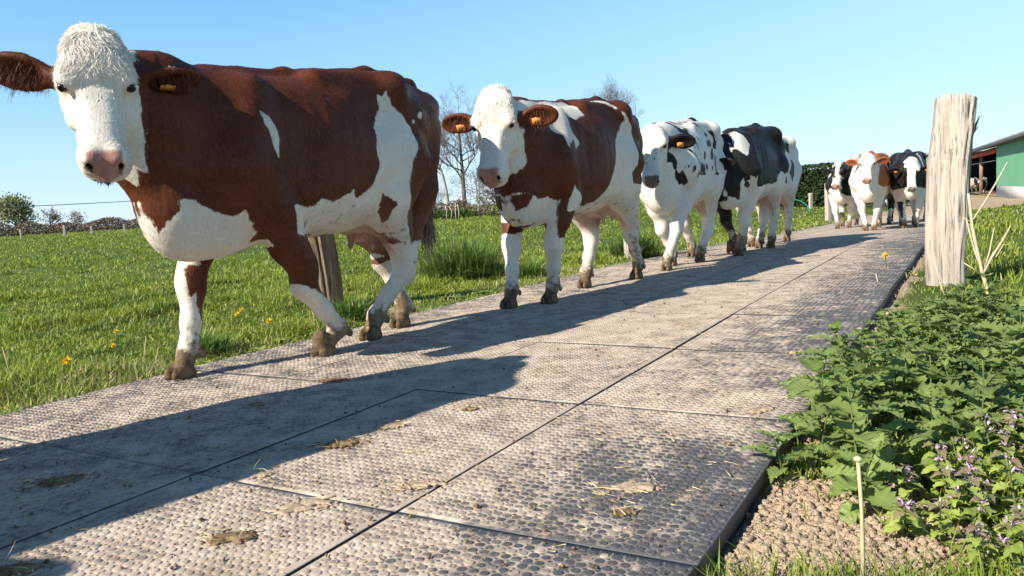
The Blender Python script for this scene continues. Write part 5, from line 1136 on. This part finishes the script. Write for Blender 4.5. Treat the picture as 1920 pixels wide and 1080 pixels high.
# bare earth clods
def earth():
    n = 15000; X = rng.normal(SOIL_C[0], .30, n); Y = rng.normal(SOIL_C[1], .24, n); k = (soil_w(X, Y) > .5) & (us_of(X, Y)[1] > S_EDGES[-1] + .02); X, Y = X[k], Y[k]
    ru = rng.uniform(-1, 24, 900); X2, Y2 = xy_of(ru, np.where(rng.uniform(0, 1, 900) < .5, S_EDGES[0] - rng.exponential(.05, 900), S_EDGES[-1] + rng.exponential(.05, 900))); X = np.r_[X, X2]; Y = np.r_[Y, Y2]
    n = len(X); s = rng.lognormal(-5.55, .62, n).clip(.0012, .013); bm = bmesh.new(); bmesh.ops.create_icosphere(bm, subdivisions=2, radius=1); bv = np.array([v.co[:] for v in bm.verts]); bf = np.array([[v.index for v in f.verts] for f in bm.faces]); bm.free()
    V = np.repeat(bv[None], n, 0); nz = 1 + .75 * (vnoise(V[..., 0] * 2.6 + np.arange(n)[:, None] * 3.1, V[..., 1] * 2.6 + V[..., 2] * 3.3, 5) - .5) * 2
    V = V * nz[..., None] * s[:, None, None] * np.array([1, 1, .75]); V += np.stack([X, Y, ground_z(X, Y) + s * .25], -1)[:, None]
    me = np_mesh('earth_crumbs', V.reshape(-1, 3), (bf[None] + (np.arange(n) * len(bv))[:, None, None]).reshape(-1, 3))
    o = link('earth_crumbs', me, plain('crumbly_dry_earth', (.52, .395, .275), .95, .05, .4, 170, 1.0), None, False); tag(o, 'pale crumbly clods of dry earth at the near mat corner and along the mats', 'earth crumbs', kind='stuff')
earth()
# stalks
def stalk(name, label, cat, base, pts, rad, mat, part='stem'):
    r = empty(name, base); tag(r, label, cat)
    mb = MB()
    for p, q in zip(pts, rad): mb.tube(p, q, 6)
    mb.build(part, mat, r, True); return r
DRY = plain('bleached_dead_stalk', (.62, .50, .34), .8, .2, .25, 15, .2); PALE = plain('pale_hollow_stem', (.52, .45, .24), .5, .35, .15, 20)
r = stalk('dandelion_stalk', 'bare dandelion stalk with a bald head, nearest the viewer above the crumbly earth', 'dandelion', (.600, 1.355, gz(.60, 1.355)), [[(0, 0, -.03), (.004, 0, .08), (.003, .0, .17), (-.001, .004, .262)]], [[.0042, .0040, .0036, .0034]], PALE)
mb = MB(); mb.tube([(-.001, .004, .260), (-.001, .004, .263), (-.001, .004, .267), (-.001, .004, .269)], [.0045, .0078, .0070, .0030], 10); mb.build('bald_head', plain('seed_base', (.52, .50, .30), .7, .2), r, True)
f3 = lambda px, py: ((px - 1858) * .00272, (py - 595) * -.00003, (595 - py) * .00272)
L = [[(1862, 600), (1850, 540), (1840, 505), (1830, 460), (1822, 420), (1818, 380), (1815, 360)], [(1840, 505), (1828, 470), (1818, 435), (1811, 405)], [(1843, 508), (1858, 480), (1875, 455), (1893, 424)], [(1845, 498), (1854, 470), (1860, 440), (1863, 425)], [(1824, 408), (1845, 378), (1868, 340), (1887, 307)], [(1836, 507), (1822, 498), (1806, 487)], [(1866, 480), (1880, 458), (1900, 459)], [(1822, 415), (1812, 408), (1804, 402)]]
stalk('dead_stalk', 'branching bleached dead stalk rising from the nettles beside the tall post', 'dead stalk', (2.42, 3.93, gz(2.42, 3.93) + .02), [[f3(*p) for p in q] for q in L], [np.linspace(.011, .006, 7), np.linspace(.006, .003, 4), np.linspace(.007, .003, 4), np.linspace(.004, .002, 4), np.linspace(.005, .0022, 4), np.linspace(.004, .002, 3), np.linspace(.003, .001, 3), np.linspace(.003, .0015, 3)], DRY)
stalk('dead_stalk', 'straight dry stalk leaning in the grass between mats and tall post', 'dead stalk', (2.55, 4.55, gz(2.55, 4.55)), [[(0, 0, 0), (-.05, 0, .14), (-.09, 0, .30)]], [[.005, .004, .002]], DRY)
stalk('dead_stalk', 'short dry stem sticking up at the mat edge before the yellow flower', 'dead stalk', (2.62, 5.55, gz(2.62, 5.55)), [[(0, 0, 0), (-.03, 0, .13)]], [[.005, .003]], DRY)
stalk('dead_stalk', 'dry straw stem beside the mats under the chest of the largest cow', 'dead stalk', (-1.98, 4.12, gz(-1.98, 4.12)), [[(0, 0, 0), (.03, 0, .16)]], [[.003, .0015]], DRY)
stalk('dead_stalk', 'tall dry straw stem at the left picture edge', 'dead stalk', (-2.42, 3.72, gz(-2.42, 3.72)), [[(0, 0, 0), (-.03, 0, .2)]], [[.003, .0015]], DRY)
stalk('dead_stalk', 'forked dry stalk in the nettles at the right picture edge', 'dead stalk', (2.42, 3.42, gz(2.42, 3.42)), [[(0, 0, 0), (.0, 0, .22), (.02, 0, .34)], [(.0, 0, .18), (.08, 0, .26)]], [[.007, .005, .003], [.005, .002]], DRY)
# dandelions
YEL = plain('dandelion_yellow', (.85, .55, .02), .6, .2, .2, 60)
def dandelion():
    r = empty('dandelion'); tag(r, 'x', 'dandelion', 'dandelions in the pasture grass'); mb = MB(); mb.tube([(0, 0, -.02), (.003, 0, .06), (0, 0, .105)], .0022, 5); tubes_attr(mb, 'stem', STEMG, r)
    lb = LB()
    for k in range(34): a = k * 2.4; q = .25 + .75 * (k / 34); d = np.array([math.cos(a) * q, math.sin(a) * q, 1.05 - q]); lb.leaf(np.array([0, 0, .105]), d, np.array([0, 0, 1.0]), .021, .0062, 2, 0, .1, .1, .5)
    lb.build('flower_head', YEL, r); return r
dp = dandelion(); used = False
for x, y, lab, s in ((-2.27, 3.92, 'dandelion nearest the left corner of the mats', 1.3), (-1.50, 4.72, 'dandelion closest to the mats, between the forelegs of the largest cow', 1.25), (-1.90, 5.36, 'left one of two dandelions close together beyond the forelegs', 1.1), (-1.85, 5.40, 'right one of two dandelions close together beyond the forelegs', 1.1),
                     (-2.42, 4.72, 'small dandelion in the grass left of the foreleg of the largest cow', 1.0), (-2.22, 4.35, 'half open dandelion between the nearest ones', .8), (-1.02, 8.05, 'dandelion behind the hind legs of the largest cow', 1.6), (3.05, 6.35, 'yellow dandelion on the verge between the mats and the tall post', 1.8)):
    o = dp if not used else copy_tree(dp); used = True; o['label'] = lab; o.location = (x, y, gz(x, y)); o.scale = (s,) * 3; o.rotation_euler = (rng.normal(0, .25) + .35, rng.normal(0, .2), rng.uniform(0, .6))
# broad weeds along the near left mat edge
def weed(seed):
    rs = np.random.default_rng(seed); r = empty('broad_leaved_weed'); tag(r, 'low broad leaved weed in the grass beside the mats', 'weed', 'weeds along the far mat edge'); lb = LB()
    for k in range(9): a = rs.uniform(0, 6.28); L_ = rs.uniform(.06, .13); lb.leaf(np.zeros(3), np.array([math.cos(a), math.sin(a), rs.uniform(.3, .9)]), np.array([0, 0, 1.0]), L_, L_ * .32, 5, .12, .5, .25, .8, rs)
    lb.build('leaves', DEADN if seed % 2 else NETTLE, r); return r
WD = [weed(31), weed(32), weed(33)]; wf = 0
for k in range(42):
    u = rng.uniform(1.6, 9.5); x, y = xy_of(u, S_EDGES[0] - .04 - rng.exponential(.28)); o = WD[wf] if wf < 3 else copy_tree(WD[k % 3]); wf += 1
    o.location = (x, y, gz(x, y)); o.rotation_euler = (0, 0, rng.uniform(0, 6.28)); o.scale = (rng.uniform(.7, 1.3),) * 3
# ------------------------------------------------------------------ dirt on the mats
DUNG = plain('dry_trodden_dung', (.20, .135, .075), .95, .05, .65, 45, 1.0); MUDC = plain('dry_pale_mud', (.42, .315, .22), .95, .05, .35, 40, .8); STRAW = plain('straw_bits', (.55, .44, .24), .8, .2, .35, 30)
def clod(x, y, R0, flat, label, mat, seed, straw=14):
    rs = np.random.default_rng(seed); z = float(mat_z(np.array(x), np.array(y))); r = empty('dung_clod', (x, y, z - .002), rs.uniform(-.4, .4)); tag(r, label, 'dung clod', 'dung and mud on the mats')
    n = max(30, int(190 * R0 / .1)); G = Field((-R0 * 1.9, -R0 * 1.2, -.01), (R0 * 1.9, R0 * 1.2, .045), .0028)
    for k in range(n): px, py = rs.normal(0, R0 * .55), rs.normal(0, R0 * .30); q = rs.uniform(.0022, .0078) * (R0 / .07) ** .3 * (1.3 - .8 * min(1, math.hypot(px, py * 1.8) / R0)); G.ell((px, py, q * .3), (q * rs.uniform(1, 2), q * rs.uniform(.8, 1.6), q * flat), .004)
    v, f = G.mesh()
    if np.einsum('ij,ij->i', v[f[:, 0]], np.cross(v[f[:, 1]], v[f[:, 2]])).sum() < 0: f = f[:, ::-1]
    link('crust', np_mesh('crust', v, f), mat, r)
    if straw: P = np.c_[rs.normal(0, R0 * .6, straw), rs.normal(0, R0 * .4, straw), rs.uniform(.003, .012, straw)]; strands('straw', P, np.c_[rs.normal(0, 1, (straw, 2)), rs.normal(0, .18, straw)], rs.uniform(.02, .06, straw), .0028, STRAW, r, .05, .05, 4)['kind'] = 'stuff'
for i, (x, y, R0, m_, lab) in enumerate([(-.56, 2.37, .075, DUNG, 'strawy dung clod at the shadow edge, middle of the mats'), (-.55, 1.86, .095, MUDC, 'largest pale mud patch near the bottom of the picture'), (-.66, 1.70, .07, DUNG, 'long brown dung smear left of the largest mud patch'), (-1.32, 2.17, .09, DUNG, 'dark strawy dung pile in the shadow at lower left'),
        (-.27, 1.97, .08, MUDC, 'pale strawy mud patch beside the long seam'), (.225, 1.71, .035, DUNG, 'small crooked dung clod on the rim mats at bottom centre'), (-.72, 2.12, .03, MUDC, 'small mud lump next to the cross seam'), (.28, 1.86, .07, MUDC, 'flat pale mud patch on the rim mats'), (.77, 2.46, .055, MUDC, 'pale mud patch by the nettles at the mat edge'),
        (-.79, 3.30, .07, DUNG, 'dark dung clod in the shadow of the largest cow'), (-.17, 2.70, .03, DUNG, 'small crumb of dung on the middle mats'), (.19, 1.84, .022, MUDC, 'tiny mud crumb beside the flat mud patch'), (-.42, 2.54, .05, MUDC, 'thin mud smear above the strawy clod'), (-1.08, 1.60, .06, DUNG, 'brown dung heap at the bottom left picture edge'), (-1.0, 2.95, .04, DUNG, 'dark crumb inside the near shadow'), (.9, 4.2, .06, MUDC, 'pale scuffed mud on the far middle mats'), (1.9, 6.2, .09, MUDC, 'dusty mud patch before the speckled cow'), (1.2, 3.3, .05, MUDC, 'small mud lump on the rim mats at half distance')]):
    clod(x, y, R0, .8 if m_ is DUNG else .5, lab, m_, 200 + i, 26 if 'straw' in lab else 8)
n = 3000; U = rng.uniform(.8, 14, n) ** 1.0; S = rng.uniform(S_EDGES[0] + .05, S_EDGES[-1] - .05, n); U = .8 + (U - .8) * rng.uniform(0, 1, n) ** .8; X, Y = xy_of(U, S); Zm = mat_z(X, Y)
o = strands('straw_litter', np.c_[X, Y, Zm + .003], np.c_[rng.normal(0, 1, (n, 2)), rng.normal(0, .08, n)], rng.lognormal(-3.9, .5, n).clip(.006, .07), .0026, STRAW, None, .06, 0, 4); tag(o, 'bits of straw and dry grass littering the mats', 'straw litter', kind='stuff')
n = 3600; U = .8 + 11 * rng.uniform(0, 1, n) ** 1.5; S = rng.uniform(S_EDGES[0] + .03, S_EDGES[-1] - .03, n); X, Y = xy_of(U, S); s = rng.lognormal(-6.0, .5, n).clip(.001, .007)
bv = np.array([[1, 0, 0], [-1, 0, 0], [0, 1, 0], [0, -1, 0], [0, 0, .8], [0, 0, -.8]]); bf = np.array([[0, 2, 4], [2, 1, 4], [1, 3, 4], [3, 0, 4], [2, 0, 5], [1, 2, 5], [3, 1, 5], [0, 3, 5]])
V = bv[None] * s[:, None, None] * rng.uniform(.6, 1.5, (n, 6, 1)) + np.stack([X, Y, mat_z(X, Y) + s * .5], -1)[:, None]
o = link('dirt_crumbs', np_mesh('dirt_crumbs', V.reshape(-1, 3), (bf[None] + (np.arange(n) * 6)[:, None, None]).reshape(-1, 3)), DUNG, None, False); tag(o, 'small crumbs of dirt scattered over the mats', 'dirt crumbs', kind='stuff')
